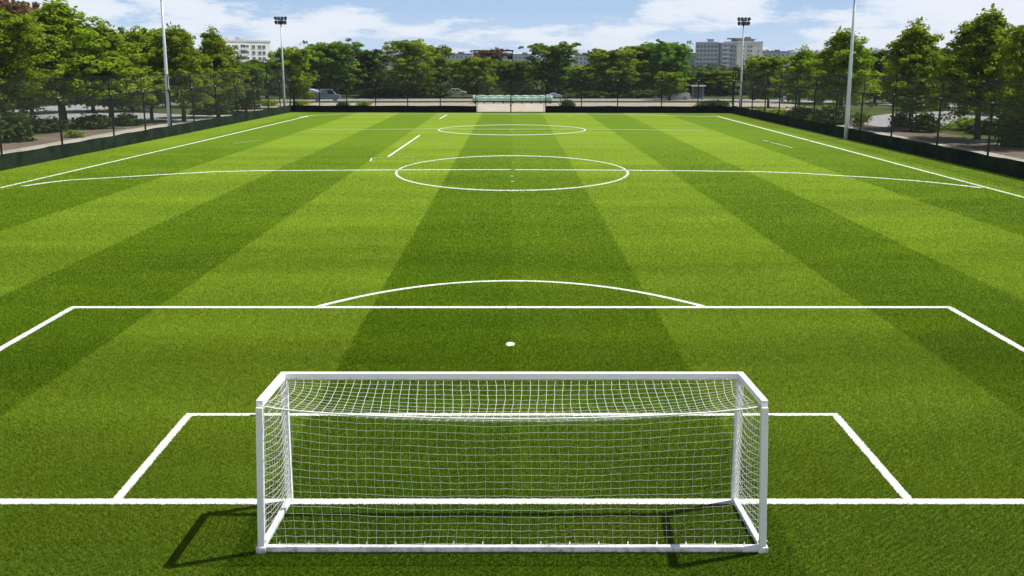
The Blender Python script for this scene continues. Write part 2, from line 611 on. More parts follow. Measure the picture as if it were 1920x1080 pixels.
def ring(cx, cy, rx, ry, wx, wy, a0=0, a1=360, n=160):
    i0 = len(lines.v)
    for k in range(n + 1):
        a = R(a0 + (a1 - a0) * k / n)
        c, s = math.cos(a), math.sin(a)
        lines.v += [(cx + (rx - wx / 2) * c, cy + (ry - wy / 2) * s, PZ + 0.012), (cx + (rx + wx / 2) * c, cy + (ry + wy / 2) * s, PZ + 0.012)]
    for k in range(n):
        q = i0 + 2 * k
        lines.f.append((q, q + 1, q + 3, q + 2))


GL = 16.71
LINE_SEGS = []          # near lines, for keeping the blades off the paint


def near(a, b, w):
    LINE_SEGS.append((a, b, w))
    pline([a, b], w, 0.03)


near((-20, GL), (20, GL), 0.23)
near((-6.8, 21.2), (6.8, 21.2), 0.17)
near((-6.73, 21.115), (-6.64, GL + .115), 0.17)
near((6.73, 21.115), (6.66, GL + .115), 0.17)
near((-13.22, 31.11), (13.16, 31.11), 0.26)
near((-13.14, 30.98), (-13.02, GL + .115), 0.21)
near((13.08, 30.98), (13.0, GL + .115), 0.21)
# arc at the box, drawn as a polyline through the photographed curve
arc = []
ax_, ay_ = [], []
for px, py in ((596, 574.5), (640, 563.5), (704, 550.5), (778, 537.8), (867, 529.3), (958, 526.6)):
    q = U(px, py)
    ax_.append(q.x + .04); ay_.append(q.y)
cf = np.polyfit(np.abs(np.array(ax_)) ** 2, np.array(ay_), 2)
for k in range(41):
    x = -5.78 + 11.56 * k / 40
    arc.append((x - .03, float(np.polyval(cf, x * x))))
for a, b in zip(arc[:-1], arc[1:]):
    LINE_SEGS.append((a, b, 0.2))
pline(arc, 0.22)
# penalty spot
i0 = len(lines.v)
lines.v += [(-0.04 + 0.125 * math.cos(R(a)), 26.86 + 0.2 * math.sin(R(a)), PZ + 0.012) for a in range(0, 360, 20)]
lines.f.append(tuple(range(i0, i0 + 18)))
LINE_SEGS.append(((-0.05, 26.72), (-0.03, 27.0), 0.24))
# touch lines
pline([(-30.4, 42), (-29.8, 61.94), (-28.6, 100), (-27.35, 146.0)], 0.24)
pline([(27.75, 42), (27.7, 57.47), (27.6, 100), (27.48, 144.4)], 0.24)
pline([tuple(U(*p)[:2]) for p in ((560, 219), (590, 216), (640, 214.3), (760, 214.0), (960, 214.0), (1160, 214.6), (1320, 218.3), (1348, 218.3))], 0.32)
# halfway line, bent downward near both ends as photographed
pline([tuple(U(*p)[:2]) for p in ((42, 349), (90, 342), (130, 337.5), (200, 333.5), (300, 327.5), (400, 322), (480, 320), (640, 319), (800, 318.3), (960, 318), (1120, 318.8), (1280, 320), (1430, 322), (1500, 324.5), (1570, 329), (1640, 333), (1720, 339), (1780, 345), (1840, 352))], 0.40)
ring(0, 72.04, 7.72, 11.4, 0.15, 0.50)
fy0, fy1 = U(960, 253)[1], U(960, 234)[1]
ring(0.0, (fy0 + fy1) / 2, 7.72 * 1.02, (fy1 - fy0) / 2, 0.15, 0.55)
pline([tuple(U(*p)[:2]) for p in ((580, 242.5), (830, 242), (1090, 242), (1320, 244.5))], 0.26)
pline([tuple(U(*p)[:2]) for p in ((728, 293.5), (787, 253.5))], 0.20)
pline([tuple(U(*p)[:2]) for p in ((696, 295.5), (777, 294.5))], 0.11)
pline([tuple(U(*p)[:2]) for p in ((694, 302), (697, 296))], 0.10)
pline([tuple(U(*p)[:2]) for p in ((824, 223), (838, 215))], 0.18)
pline([tuple(U(*p)[:2]) for p in ((1431, 263), (1486, 277))], 0.10)
pline([tuple(U(*p)[:2]) for p in ((437, 269), (490, 263))], 0.07)
for px, py, w in ((962, 305, .1), (961, 318, .22), (960, 330, .14), (961, 340, .14), (960, 243.5, .3), (960, 214.5, .5), (1069, 217, .6)):
    c = U(px, py)
    pline([(c.x - w * .7, c.y), (c.x + w * .7, c.y)], 0.28)
lo = lines.build('pitch_lines', M['line'], pitch, fix=False)
lo['label'] = 'white painted lines and circles on the green pitch'

# surroundings
def offs(f, ys, d): return [(f(y) + d, y) for y in ys]


YS = list(range(-20, 160, 12))
jr = random.Random(5)
strip('gravel_strip', [(fxl(y) - 0.05, y) for y in YS], [(fxl(y) - 8.8 + jr.uniform(-.3, .3), y) for y in YS], 0.010, M['gravel'], 'pale gravel edging outside the left fence', 'gravel')
strip('gravel_strip', [(fxr(y) + 0.05, y) for y in YS], [(fxr(y) + 7.2 + jr.uniform(-.3, .3), y) for y in YS], 0.010, M['gravel'], 'pale gravel edging outside the right fence', 'gravel')
strip('dirt_path', [(fxl(y) - 8.0 + jr.uniform(-.3, .3), y) for y in YS], [(fxl(y) - 13.6 + jr.uniform(-.6, .6), y) for y in YS], 0.014, M['dirt'], 'brown dirt track behind the left fence', 'path')
strip('dirt_path', [(fxr(y) + 6.4 + jr.uniform(-.3, .3), y) for y in YS], [(fxr(y) + 12.2 + jr.uniform(-.6, .6), y) for y in YS], 0.014, M['dirt'], 'brown dirt track behind the right fence', 'path')
strip('verge', [(x, 157.2 + (3.4 if x < -34 or x > 33 else 0)) for x in range(-48, 49, 6)], [(x, 192 + jr.uniform(-1, 1)) for x in range(-48, 49, 6)], 0.018, M['verge'], 'dry grass and gravel verge beyond the far fence', 'verge')


def road_path(z, w, mat, name, label, pts):
    P = [Vector((*p, 0)) for p in pts]
    L, Rr = [], []
    for k, p in enumerate(P):
        t = (P[min(k + 1, len(P) - 1)] - P[max(k - 1, 0)]).normalized()
        nrm = Vector((-t.y, t.x, 0))
        L.append((p + nrm * w / 2)[:2])
        Rr.append((p - nrm * w / 2)[:2])
    o = strip(name, L, Rr, z, mat, label, name.replace('_', ' '))
    return L, Rr


def curve(cx, cy, r, a0, a1, n=8):
    return [(cx + r * math.cos(R(a0 + (a1 - a0) * k / n)), cy + r * math.sin(R(a0 + (a1 - a0) * k / n))) for k in range(n + 1)]


loop = [(-69, 20), (-69, 90), (-69, 150)] + curve(-29, 164, 40, 180, 90, 10) + [(0, 204), (20, 204)] + curve(32, 164, 40, 90, 0, 10) + [(72, 120), (72, 60), (72, 20)]
Lr, Rd = road_path(0.024, 12.5, M['road'], 'road', 'pale grey road curving round behind the pitch', loop)
for side, nm in ((Lr, 'outer'), (Rd, 'inner')):
    kb = MB()
    sgn = 1 if nm == 'outer' else -1
    for a, b in zip(side[:-1], side[1:]):
        a, b = Vector((*a, 0)), Vector((*b, 0))
        t = (b - a).normalized()
        nrm = Vector((-t.y, t.x, 0)) * sgn
        i = len(kb.v)
        for p in (a, b):
            for (d, z) in ((0.0, 0), (0.0, 0.14), (0.25, 0.14), (0.25, 0)):
                q = p + nrm * d
                kb.v.append((q.x, q.y, z))
        kb.f += [(i, i + 1, i + 5, i + 4), (i + 1, i + 2, i + 6, i + 5), (i + 2, i + 3, i + 7, i + 6)]
    o = kb.build('kerb', M['kerb'])
    tag(o, 'pale concrete kerb along the %s edge of the road' % nm, 'kerb', None, 'structure')
sheet('driveway', [(-41, 132), (-62, 138), (-62, 156), (-50, 152), (-41, 146)], 0.028, M['road'], 'grey asphalt driveway joining the left dirt track to the road', 'driveway')
sheet('driveway', [(41, 118), (65, 132), (65, 160), (52, 150), (41, 134)], 0.028, M['road'], 'grey asphalt driveway joining the right dirt track to the road', 'driveway')

# ------------------------------------------------------------------ grass blades near the camera
def seg_mask(x, y):
    k = np.zeros(len(x), bool)
    for (a, b, w) in LINE_SEGS:
        ax, ay = a
        bx, by = b
        dx, dy = bx - ax, by - ay
        L2 = dx * dx + dy * dy
        t = np.clip(((x - ax) * dx + (y - ay) * dy) / L2, 0, 1)
        d = np.hypot(x - ax - t * dx, y - ay - t * dy)
        k |= d < w / 2 - 0.016
    return k


def grass():
    rg = np.random.default_rng(11)
    XS, YY, HH, WW = [], [], [], []
    for (y0, y1, dens, hh, ww) in ((13.0, 22, 3600, .044, .009), (17, 34, 1900, .046, .013), (25, 50, 760, .048, .019), (36, 72, 260, .050, .027), (52, 100, 70, .05, .034)):
        wid = 0.52 * y1 + 1.2
        n = int((y1 - y0) * 2 * wid * dens)
        x = rg.uniform(-wid, wid, n)
        y = rg.uniform(y0, y1, n)
        k = np.abs(x) < 0.52 * y + 1.2
        fade = (y1 - y0) * .5
        k &= rg.uniform(0, 1, n) < np.clip((y1 - y) / fade, 0, 1)
        k &= rg.uniform(0, 1, n) < (np.clip((y - y0) / (0.35 * (y1 - y0)), 0, 1) if y0 > 13 else 1.0)
        x, y = x[k], y[k]
        XS.append(x); YY.append(y)
        HH.append(hh * rg.uniform(.6, 1.25, len(x)))
        WW.append(ww * rg.uniform(.7, 1.3, len(x)))
    x, y, hgt, wid = map(np.concatenate, (XS, YY, HH, WW))
    # clumping: shift blades towards a wavy field so that tufts form
    x += 0.010 * np.sin(y * 41 + 3 * np.sin(x * 17))
    y += 0.010 * np.sin(x * 37 + 3 * np.sin(y * 19))
    k = ~seg_mask(x, y)
    x, y, hgt, wid = x[k], y[k], hgt[k], wid[k]
    n = len(x)
    ang = rg.uniform(0, 2 * np.pi, n)
    lean = rg.uniform(.2, 1.1, n) * hgt
    la = rg.uniform(0, 2 * np.pi, n) + 0.7 * np.sin(x * 2.1 + 1.7 * np.sin(y * 1.3))
    co = np.empty((n, 3, 3))
    co[:, 0, 0] = x - wid / 2 * np.cos(ang); co[:, 0, 1] = y - wid / 2 * np.sin(ang); co[:, 0, 2] = PZ - .002
    co[:, 1, 0] = x + wid / 2 * np.cos(ang); co[:, 1, 1] = y + wid / 2 * np.sin(ang); co[:, 1, 2] = PZ - .002
    co[:, 2, 0] = x + lean * np.cos(la); co[:, 2, 1] = y + lean * np.sin(la); co[:, 2, 2] = PZ + hgt * .9
    sh = np.clip(rg.normal(.22, .34, n), 0, 1)
    me = bpy.data.meshes.new('grass')
    me.vertices.add(n * 3)
    me.vertices.foreach_set('co', co.reshape(-1).astype(np.float32))
    me.loops.add(n * 3)
    me.loops.foreach_set('vertex_index', np.arange(n * 3, dtype=np.int32))
    me.polygons.add(n)
    me.polygons.foreach_set('loop_start', np.arange(0, n * 3, 3, dtype=np.int32))
    at = me.attributes.new('shade', 'FLOAT', 'POINT')
    at.data.foreach_set('value', np.repeat(sh, 3).astype(np.float32))
    me.materials.append(M['blade'])
    me.update(calc_edges=True)
    o = link('grass', me)
    tag(o, 'short green turf blades covering the near half of the pitch', 'grass', None, 'stuff')
    print('blades', n)


grass()

# ------------------------------------------------------------------ the goal
def goal():
    g = thing('football_goal', (0, GL, PZ), 'white football goal with a sagging white net, seen from behind', 'goal')
    Y1 = -1.85                     # rear base line, local y
    FX, BX, TX = 3.72, 3.76, 3.69
    HF, HB = 2.20, 2.32
    def bar(name, a, b, w, up=None, lab=None):
        mb = MB()
        mb.tube([a, b], w * 0.7071, 4, True, up)
        o = mb.build(name, M['goal_paint'], g, bevel=0.008)
        return o
    for s in (-1, 1):
        bar('front_post', (s * FX, 0, 0.0), (s * FX, 0, HF - .06), 0.11, (0, 1, 0))
        bar('rear_post', (s * BX, Y1, 0.03), (s * TX, Y1 + .03, HB - .05), 0.10, (0, 1, 0))
        bar('base_bar', (s * FX, -.03, 0.05), (s * BX, Y1 + .055, 0.05), 0.085)
        bar('roof_bar', (s * (FX + .01), -.055, HF), (s * TX, Y1 + .03, HB), 0.10)
        mb = MB()
        mb.box(s * BX - .075, Y1 - .075, -.02, s * BX + .075, Y1 + .075, .10)
        mb.build('foot_cap', M['goal_paint'], g, bevel=0.01)
    bar('crossbar', (-FX - .055, 0, HF), (FX + .055, 0, HF), 0.105)
    bar('base_bar', (-BX + .075, Y1, 0.055), (BX - .075, Y1, 0.055), 0.09)
    # net: top rope sags between the rear posts
    rn = random.Random(4)
    def rope(u):                   # u in 0..1 across
        k = 4 * u * (1 - u)
        k = k ** 0.72
        return Vector((-TX + .04 + (2 * TX - .08) * u, Y1 + .06 - .02 * k, HB - .05 - .185 * k))
    def cross(u): return Vector((-FX + .05 + (2 * FX - .1) * u, -0.05, HF - .06))
    def base(u): return Vector((-BX + .08 + (2 * BX - .16) * u, Y1 + .05, 0.10))
    def back(u, v):
        p = rope(u).lerp(base(u), v)
        bulge = math.sin(math.pi * v) * (0.10 * math.sin(math.pi * u))
        edge = math.exp(-min(u, 1 - u) * 9)
        p.y += bulge
        p.z += -0.05 * math.sin(math.pi * v) * (4 * u * (1 - u)) + 0.07 * edge * math.sin(math.pi * v)
        p.x += 0.02 * math.sin(9 * u + 7 * v) + 0.010 * math.sin(31 * u + 5 * v)
        p.z += 0.010 * math.sin(23 * u + 6 * v)
        return p
    def roof(u, v):
        p = cross(u).lerp(rope(u), v)
        e = min(u, 1 - u)
        p.z -= 0.20 * math.sin(math.pi * v * .92) * (1 - math.exp(-e * 7))
        pull = math.exp(-e * 8) * math.sin(math.pi * v)
        p.x += (0.16 if u > .5 else -0.16) * pull * -0.6
        p.x += 0.025 * math.sin(14 * u + 5 * v)
        return p
    def net(name, fn, nu, nv, r, seg=2):
        mb = MB()
        for i in range(nu + 1):
            u = i / nu
            mb.tube([fn(u, k / (nv * 1)) + Vector((rn.uniform(-.006, .006), 0, rn.uniform(-.004, .004))) for k in range(nv + 1)], r, 4, False)
        for k in range(nv + 1):
            v = k / nv
            mb.tube([fn(i / (nu * 1), v) + Vector((0, rn.uniform(-.006, .006), rn.uniform(-.006, .006))) for i in range(nu + 1)], r, 4, False)
        return mb.build(name, M['net'], g, fix=False)
    net('back_net', back, 54, 18, 0.0020)
    net('roof_net', roof, 54, 13, 0.0031)
    for s in (-1, 1):
        def sd(u, v, s=s):         # u: front to rear, v: top to bottom
            a = Vector((s * (FX - .03), -.07, HF - .08)).lerp(Vector((s * (TX - .02), Y1 + .10, HB - .12)), u)
            b = Vector((s * (FX - .03), -.07, 0.10)).lerp(Vector((s * (BX - .02), Y1 + .11, 0.10)), u)
            p = a.lerp(b, v)
            p.x -= s * 0.09 * math.sin(math.pi * u) * math.sin(math.pi * v)
            p.z -= 0.10 * math.sin(math.pi * u) * math.sin(math.pi * min(1, v + .2) * .8)
            p.y += 0.03 * math.sin(11 * v + 3 * u)
            return p
        net('side_net', sd, 15, 20, 0.0027)
    mb = MB()
    mb.tube([rope(k / 40) for k in range(41)], 0.013, 5, True)
    mb.build('net_rope', M['net'], g, smooth=True, fix=False)

    # clips that hold the net to the bars
    def clip(p):
        mb = MB()
        mb.tube([p + Vector((-.012, -.02, .0)), p + Vector((0, .035, .03)), p + Vector((.012, .02, -.02))], .010, 5)
        mb.build('net_clip', M['steel'], g, fix=False)
    for k in range(17):
        x = -3.5 + 7.0 * k / 16
        clip(Vector((x, Y1 + .045, .095)))
        clip(Vector((x, -.06, HF - .045)))
    for s in (-1, 1):
        for z in (HB - .17, .17):
            mb = MB()
            mb.tube([(s * BX - .07, Y1 - .0, z), (s * BX + .07, Y1 - .0, z)], .014, 6)
            mb.build('bolt', M['steel'], g, fix=False)

goal()

# ------------------------------------------------------------------ fences
def uv_panel(name, quads, mat, parent, base):
    """quads of (a, b, c, d) world points with uv in metres along the run and up"""
    vs, fs, uv = [], [], []
    for (a, b, z0, z1, s0, s1) in quads:
        i = len(vs)
        vs += [(a[0] - base.x, a[1] - base.y, z0), (b[0] - base.x, b[1] - base.y, z0), (b[0] - base.x, b[1] - base.y, z1), (a[0] - base.x, a[1] - base.y, z1)]
        fs.append((i, i + 1, i + 2, i + 3))
        uv += [(s0, z0), (s1, z0), (s1, z1), (s0, z1)]
    me = bpy.data.meshes.new(name)
    me.from_pydata(vs, [], fs)
    ul = me.uv_layers.new(name='UVMap')
    for i, q in enumerate(uv):
        ul.data[i].uv = q
    me.materials.append(mat)
    return link(name, me, parent)


def fence(A, B, stations, label, hp=4.5, ht=6.0, screen='screen_green', hs=1.1, upper_every=1, inward=None, chain='chain', pr=0.075):
    A, B = Vector((*A, 0)), Vector((*B, 0))
    t = (B - A).normalized()
    L = (B - A).length
    base = A.copy()
    f = thing('chain_link_fence', base, label, 'fence', 'black fences round the pitch')
    nrm = inward if inward is not None else Vector((-t.y, t.x, 0))
    rf = random.Random(int(L * 100))
    for k, s in enumerate(stations):
        p = t * s
        mb = MB()
        lean = Vector((rf.uniform(-.04, .04), rf.uniform(-.04, .04), 0))
        mb.tube([p, p + Vector((0, 0, hp)) + lean], pr, 8, True)
        po = mb.build('post', M['black'], f, smooth=False)
        mb = MB()
        mb.lathe([(pr * 1.15, 0), (pr * 1.3, .04), (pr * 1.0, .11), (.01, .15)], (p.x + lean.x, p.y + lean.y, hp), 8)
        mb.build('post_cap', M['steel'], po)
        if ht and k % upper_every == 0:
            mb = MB()
            mb.tube([p + Vector((0, 0, hp - .3)) + lean + nrm * -.1, p + Vector((0, 0, ht)) + lean + nrm * -.1], pr * .6, 6, True)
            mb.build('extension_post', M['black'], f)
    def rail(name, z, r, off=0.0):
        mb = MB()
        n = max(2, len(stations))
        pts = [t * (L * k / (n * 2)) + nrm * off + Vector((0, 0, z + (-.035 if k % 2 else 0.02) + rf.uniform(-.02, .02))) for k in range(n * 2 + 1)]
        mb.tube(pts, r, 6, True)
        mb.build(name, M['dark'], f)
    rail('top_rail', hp - .02, .045)
    rail('bottom_rail', 0.10, .03)
    uv_panel('wire_mesh', [(A + nrm * .06, B + nrm * .06, hs, hp - .05, 0, L)], M[chain], f, base)
    if ht:
        rail('upper_wire', ht, .030, -.1)
        uv_panel('ball_net', [(A - nrm * .1, B - nrm * .1, hp, ht, 0, L)], M['upper'], f, base)
    if screen:
        mb = MB()
        n = int(L / 1.0)
        for k in range(n + 1):
            p = t * (L * k / n) + nrm * (.10 + .018 * math.sin(k * 1.7) + rf.uniform(0, .012))
            zt = hs + .02 * math.sin(k * .9) + rf.uniform(-.012, .012)
            mb.v += [(p.x, p.y, 0.035), (p.x + nrm.x * .02, p.y + nrm.y * .02, hs * .5), (p.x, p.y, zt)]
        for k in range(n):
            q = 3 * k
            mb.f += [(q, q + 3, q + 4, q + 1), (q + 1, q + 4, q + 5, q + 2)]
        mb.build('windscreen', M[screen], f, smooth=True)
    return f


stL = [a - 0.0 for a in (2.2, 12.3, 22.3, 31.6, 41.6, 49, 56, 63, 71, 79, 87, 94, 100.5, 106.6)]
fence((fxl(50), 50), (fxl(YC_L), YC_L), stL, 'tall black chain link fence with green windscreen along the left touchline', inward=Vector((1, 0, 0)))
stR = [1.5, 11, 20.2, 28.8, 38.5, 46.5, 54, 61.5, 69, 76, 83, 90, 96.5, 101.5]
fence((fxr(52), 52), (fxr(YC_R), YC_R), stR, 'tall black chain link fence with green windscreen along the right touchline', inward=Vector((-1, 0, 0)))


def fy(x): return YC_L + (x - fxl(YC_L)) / (fxr(YC_R) - fxl(YC_L)) * (YC_R - YC_L)


def farx(px):
    Y = 155.3
    for _ in range(4):
        X = (px - 960) / FPX * (Y * CP + CAM_H * SP)
        Y = fy(X)
    return X


def far_fence(px0, px1, posts, label, **kw):
    a, b = farx(px0), farx(px1)
    A, B = (a, fy(a)), (b, fy(b))
    return fence(A, B, [farx(p) - a for p in posts], label, inward=Vector((0, -1, 0)), **kw)


far_fence(545, 894, (545, 600, 651, 705, 765, 826, 893), 'black far end fence with black windscreen left of the gate', screen='screen_black', hs=1.0)
far_fence(1022, 1374, (1023, 1090, 1158, 1240, 1308, 1373), 'black far end fence with black windscreen right of the gate', screen='screen_black', hs=1.0)


def gate():
    a, b = farx(896), farx(1020)
    m = (a + b) / 2
    g = thing('gate', (m, fy(m), 0), 'open mesh double gate in the middle of the far fence', 'gate')
    w = (b - a) / 2
    for s in (-1, 1):
        mb = MB()
        x0, x1 = (-w, -.04) if s < 0 else (.04, w)
        for p, q in (((x0, 0, .12), (x0, 0, 4.4)), ((x1, 0, .12), (x1, 0, 4.4)), ((x0, 0, .12), (x1, 0, .12)), ((x0, 0, 4.4), (x1, 0, 4.4)), ((x0, 0, 2.35), (x1, 0, 2.35))):
            mb.tube([p, q], .04, 6)
        leaf = mb.build('gate_leaf', M['black'], g)
        base = Vector((0, 0, 0))
        pm = uv_panel('wire_mesh', [(Vector((x0, 0.0, 0)), Vector((x1, 0.0, 0)), .14, 4.38, 0, w)], M['chain_pale'], leaf, base)
        mb = MB()
        mb.box(x1 - .16 if s < 0 else x0, -.08, 1.0, x1 if s < 0 else x0 + .16, .08, 1.15)
        mb.build('latch', M['steel'], leaf)
    mb = MB()
    mb.tube([(0, -.02, 0), (0, -.02, 4.9)], .07, 8)
    mb.build('centre_post', M['black'], g)
    mb = MB()
    mb.tube([(-w, 0, 6.0), (w, 0, 6.0)], .03, 6)
    mb.build('overhead_wire', M['dark'], g)


gate()

# ------------------------------------------------------------------ floodlights
def floodlight(px, py, H, label, rb=0.20, rz=0.0, heads=True):
    b = U(px, py)
    f = thing('floodlight_pole', b, label, 'floodlight', 'white floodlight poles beside the pitch', rz)
    mb = MB()
    mb.lathe([(rb * 1.0, 0), (rb * .97, 2.2), (rb * .94, 2.25), (rb * .72, H * .55), (rb * .70, H * .55 + .04), (rb * .46, H)], (0, 0, 0), 16)
    mb.build('pole', M['pole'], f, smooth=True)
    mb = MB()
    mb.lathe([(rb * 1.9, 0), (rb * 1.9, .05), (rb * 1.15, .07), (rb * 1.1, .14)], (0, 0, 0.03), 12)
    mb.build('base_plate', M['steel'], f)
    mb = MB()
    for z in (H - .55, H + .02):
        mb.box(-.80, -.05, z - .05, .80, .05, z + .05)
    mb.box(-.08, -.09, H - .75, .08, .09, H + .12)
    mb.build('crossarm', M['dark'], f)
    for row, (z, xs) in enumerate(((H + .12, (-.72, -.26, .22, .70)), (H - .45, (-.66, -.20, .26, .64)))):
        for k, x in enumerate(xs):
            mb = MB()
            Mx = Matrix.Translation((x, -.10, z + .1)) @ Matrix.Rotation(R(58 + 6 * (k % 2)), 4, 'X') @ Matrix.Rotation(R((x) * 22), 4, 'Z')
            i = len(mb.v)
            mb.lathe([(.05, -.26), (.12, -.22), (.17, -.08), (.235, .10), (.24, .16), (.20, .165)], (0, 0, 0), 12)
            mb.v = [tuple(Mx @ Vector(v)) for v in mb.v]
            hd = mb.build('lamp_head', M['black'], f, smooth=True)
            mb = MB()
            mb.lathe([(.19, .160), (.19, .175), (.05, .185)], (0, 0, 0), 12)
            mb.v = [tuple(Mx @ Vector(v)) for v in mb.v]
            mb.build('lens', M['glass'], hd)
    return f


floodlight(319.5, 254, 14.3, 'tall white pole on the left touchline, nearer of the left pair', .21)
floodlight(534, 210, 13.0, 'white floodlight with dark lamps at the far left corner', .17)
floodlight(1387, 213, 12.7, 'white floodlight with dark lamps at the far right corner', .17)
floodlight(1586, 261, 14.3, 'tall white pole on the right touchline, nearer of the right pair', .21)

# ------------------------------------------------------------------ trees
def leaf_mesh(name, P, Nn, size, shade, mat, rg):
    n = len(P)
    up = Nn / np.linalg.norm(Nn, axis=1)[:, None]
    ref = rg.normal(0, 1, (n, 3))
    a = np.cross(up, ref)
    a /= np.linalg.norm(a, axis=1)[:, None] + 1e-9
    b = np.cross(up, a)
    s = size * rg.uniform(.65, 1.35, n)
    co = np.empty((n, 4, 3))
    co[:, 0] = P + a * s[:, None] * .62
    co[:, 1] = P + b * s[:, None] * .40 + up * s[:, None] * .10
    co[:, 2] = P - a * s[:, None] * .62
    co[:, 3] = P - b * s[:, None] * .40 + up * s[:, None] * .10
    me = bpy.data.meshes.new(name)
    me.vertices.add(n * 4)
    me.vertices.foreach_set('co', co.reshape(-1).astype(np.float32))
    me.loops.add(n * 4)
    me.loops.foreach_set('vertex_index', np.arange(n * 4, dtype=np.int32))
    me.polygons.add(n)
    me.polygons.foreach_set('loop_start', np.arange(0, n * 4, 4, dtype=np.int32))
    at = me.attributes.new('shade', 'FLOAT', 'POINT')
    at.data.foreach_set('value', np.repeat(shade, 4).astype(np.float32))
    me.materials.append(mat)
    me.update(calc_edges=True)
    return me


def prof(style, t):
    if style == 'cone':
        return min(1.0, (t / .16 + .55)) * (1 - t * .96) ** .92 * 1.18
    if style == 'round':
        return math.sqrt(max(0.03, 1 - ((t - .45) / .58) ** 2))
    if style == 'wide':
        return math.sqrt(max(0.03, 1 - ((t - .36) / .68) ** 2))
    return math.sqrt(max(0.05, 1 - ((t - .55) / .62) ** 2)) * .95      # vase


def tree(seed, H, Rr, zb, style, nlimb, lpc, leaf, mat, label='tree', cpl=(4, 7), fill=1.0, flat=.5, name='broadleaf_tree'):
    rg = np.random.default_rng(seed)
    root = thing(name, (0, 0, 0), label, 'tree')
    tr = MB()
    bend = rg.normal(0, .012 * H, (6, 2))
    bend[0] = 0
    bend = np.cumsum(bend, axis=0) * .5
    zs = np.linspace(0, H * .88, 6)
    r0 = .016 * H + .03
    def tk(z):
        return np.array([np.interp(z, zs, bend[:, 0]), np.interp(z, zs, bend[:, 1]), z])
    tr.tube([tk(z) for z in zs], [r0 * 1.35, r0, r0 * .85, r0 * .6, r0 * .36, r0 * .12], 8)
    P, Nn, Sh = [], [], []
    sc = Rr / 4.0
    for i in range(nlimb):
        t = (i + rg.uniform(.1, .9)) / nlimb
        z0 = zb + t * (H - zb) * .84
        az = i * 2.399 + rg.normal(0, .35)
        Ln = Rr * prof(style, t) * rg.uniform(.72, 1.18)
        rise = (.10 + 1.25 * t ** 1.3) * (1.0 if style != 'vase' else 1.35) + rg.normal(0, .08)
        s = tk(z0)
        d = np.array([math.cos(az), math.sin(az), rise])
        e = s + d * Ln
        e[2] = min(e[2], H * rg.uniform(.95, 1.02))
        mid = (s + e) / 2 + np.array([0, 0, .06 * Ln])
        rb = r0 * (.42 - .25 * t)
        tr.tube([s, mid, e], [rb, rb * .6, rb * .15], 5, False)
        base_sh = rg.uniform(0.05, .75)
        for c in range(rg.integers(*cpl)):
            q = rg.uniform(.30, 1.04)
            p = s + (e - s) * q + rg.normal(0, .13 * Ln + .1, 3) * np.array([1, 1, .6])
            p[2] += .06 * Ln * math.sin(math.pi * q)
            r = sc * rg.uniform(.50, .92) * (1.22 - .62 * q)
            m = int(lpc * rg.uniform(.6, 1.3))
            g = rg.normal(0, 1, (m, 3))
            g /= np.linalg.norm(g, axis=1)[:, None]
            g *= rg.uniform(.2, 1, m)[:, None] ** .5
            pts = p + g * r * np.array([1.15, 1.15, flat])
            # droop outward
            rad = np.hypot(pts[:, 0] - s[0], pts[:, 1] - s[1])
            pts[:, 2] -= .02 * rad ** 1.4
            nn = rg.normal(0, .55, (m, 3)) + np.array([0, 0, .9]) + g * .5
            P.append(pts); Nn.append(nn)
            Sh.append(np.clip(base_sh + rg.normal(0, .14) + rg.normal(0, .10, m), 0, 1))
    # leader tufts
    for c in range(12):
        q = rg.uniform(-.16, .085)
        p = tk(H * .88) + np.array([rg.normal(0, 3.6 * (.125 - q) * sc), rg.normal(0, 3.6 * (.125 - q) * sc), H * q])
        m = int(lpc * .7)
        g = rg.normal(0, .33, (m, 3)) * sc
        P.append(p + g); Nn.append(rg.normal(0, .6, (m, 3)) + np.array([0, 0, .7]))
        Sh.append(np.clip(rg.uniform(.2, .8) + rg.normal(0, .1, m), 0, 1))
    P, Nn, Sh = np.concatenate(P), np.concatenate(Nn), np.concatenate(Sh)
    k = P[:, 2] > zb * .55
    hm, rm = float(np.percentile(P[:, 2], 99.85)), float(np.percentile(np.hypot(P[:, 0], P[:, 1]), 95.5))
    me = leaf_mesh('crown', P[k], Nn[k], leaf, Sh[k], mat, rg)
    tr.build('trunk', M['bark'], root, smooth=True, fix=False)
    link('crown', me, root)
    root['dims'] = (hm, rm)
    return root


USED = set()


def place(proto, px, Y, ytop, wpx, label, group, rz=None):
    """copy a tree kind to stand at distance Y with its top and width as photographed"""
    H, Rr = proto['dims']
    p = G(px, Y)
    hh = ZH(ytop, Y)
    ww = wpx / FPX * Y
    sz = hh / H
    sxy = ww / (2 * Rr)
    rr = random.uniform(0, 6.28) if rz is None else rz
    if proto.name not in USED:
        USED.add(proto.name)
        o = proto
        o.location = p
        o.rotation_euler = (0, 0, rr)
        o.scale = (sxy, sxy, sz)
        tag(o, label, 'tree', group)
    else:
        o = dup(proto, p, rr, (sxy, sxy, sz), label, group)
    o.location.z = -0.02
    return o


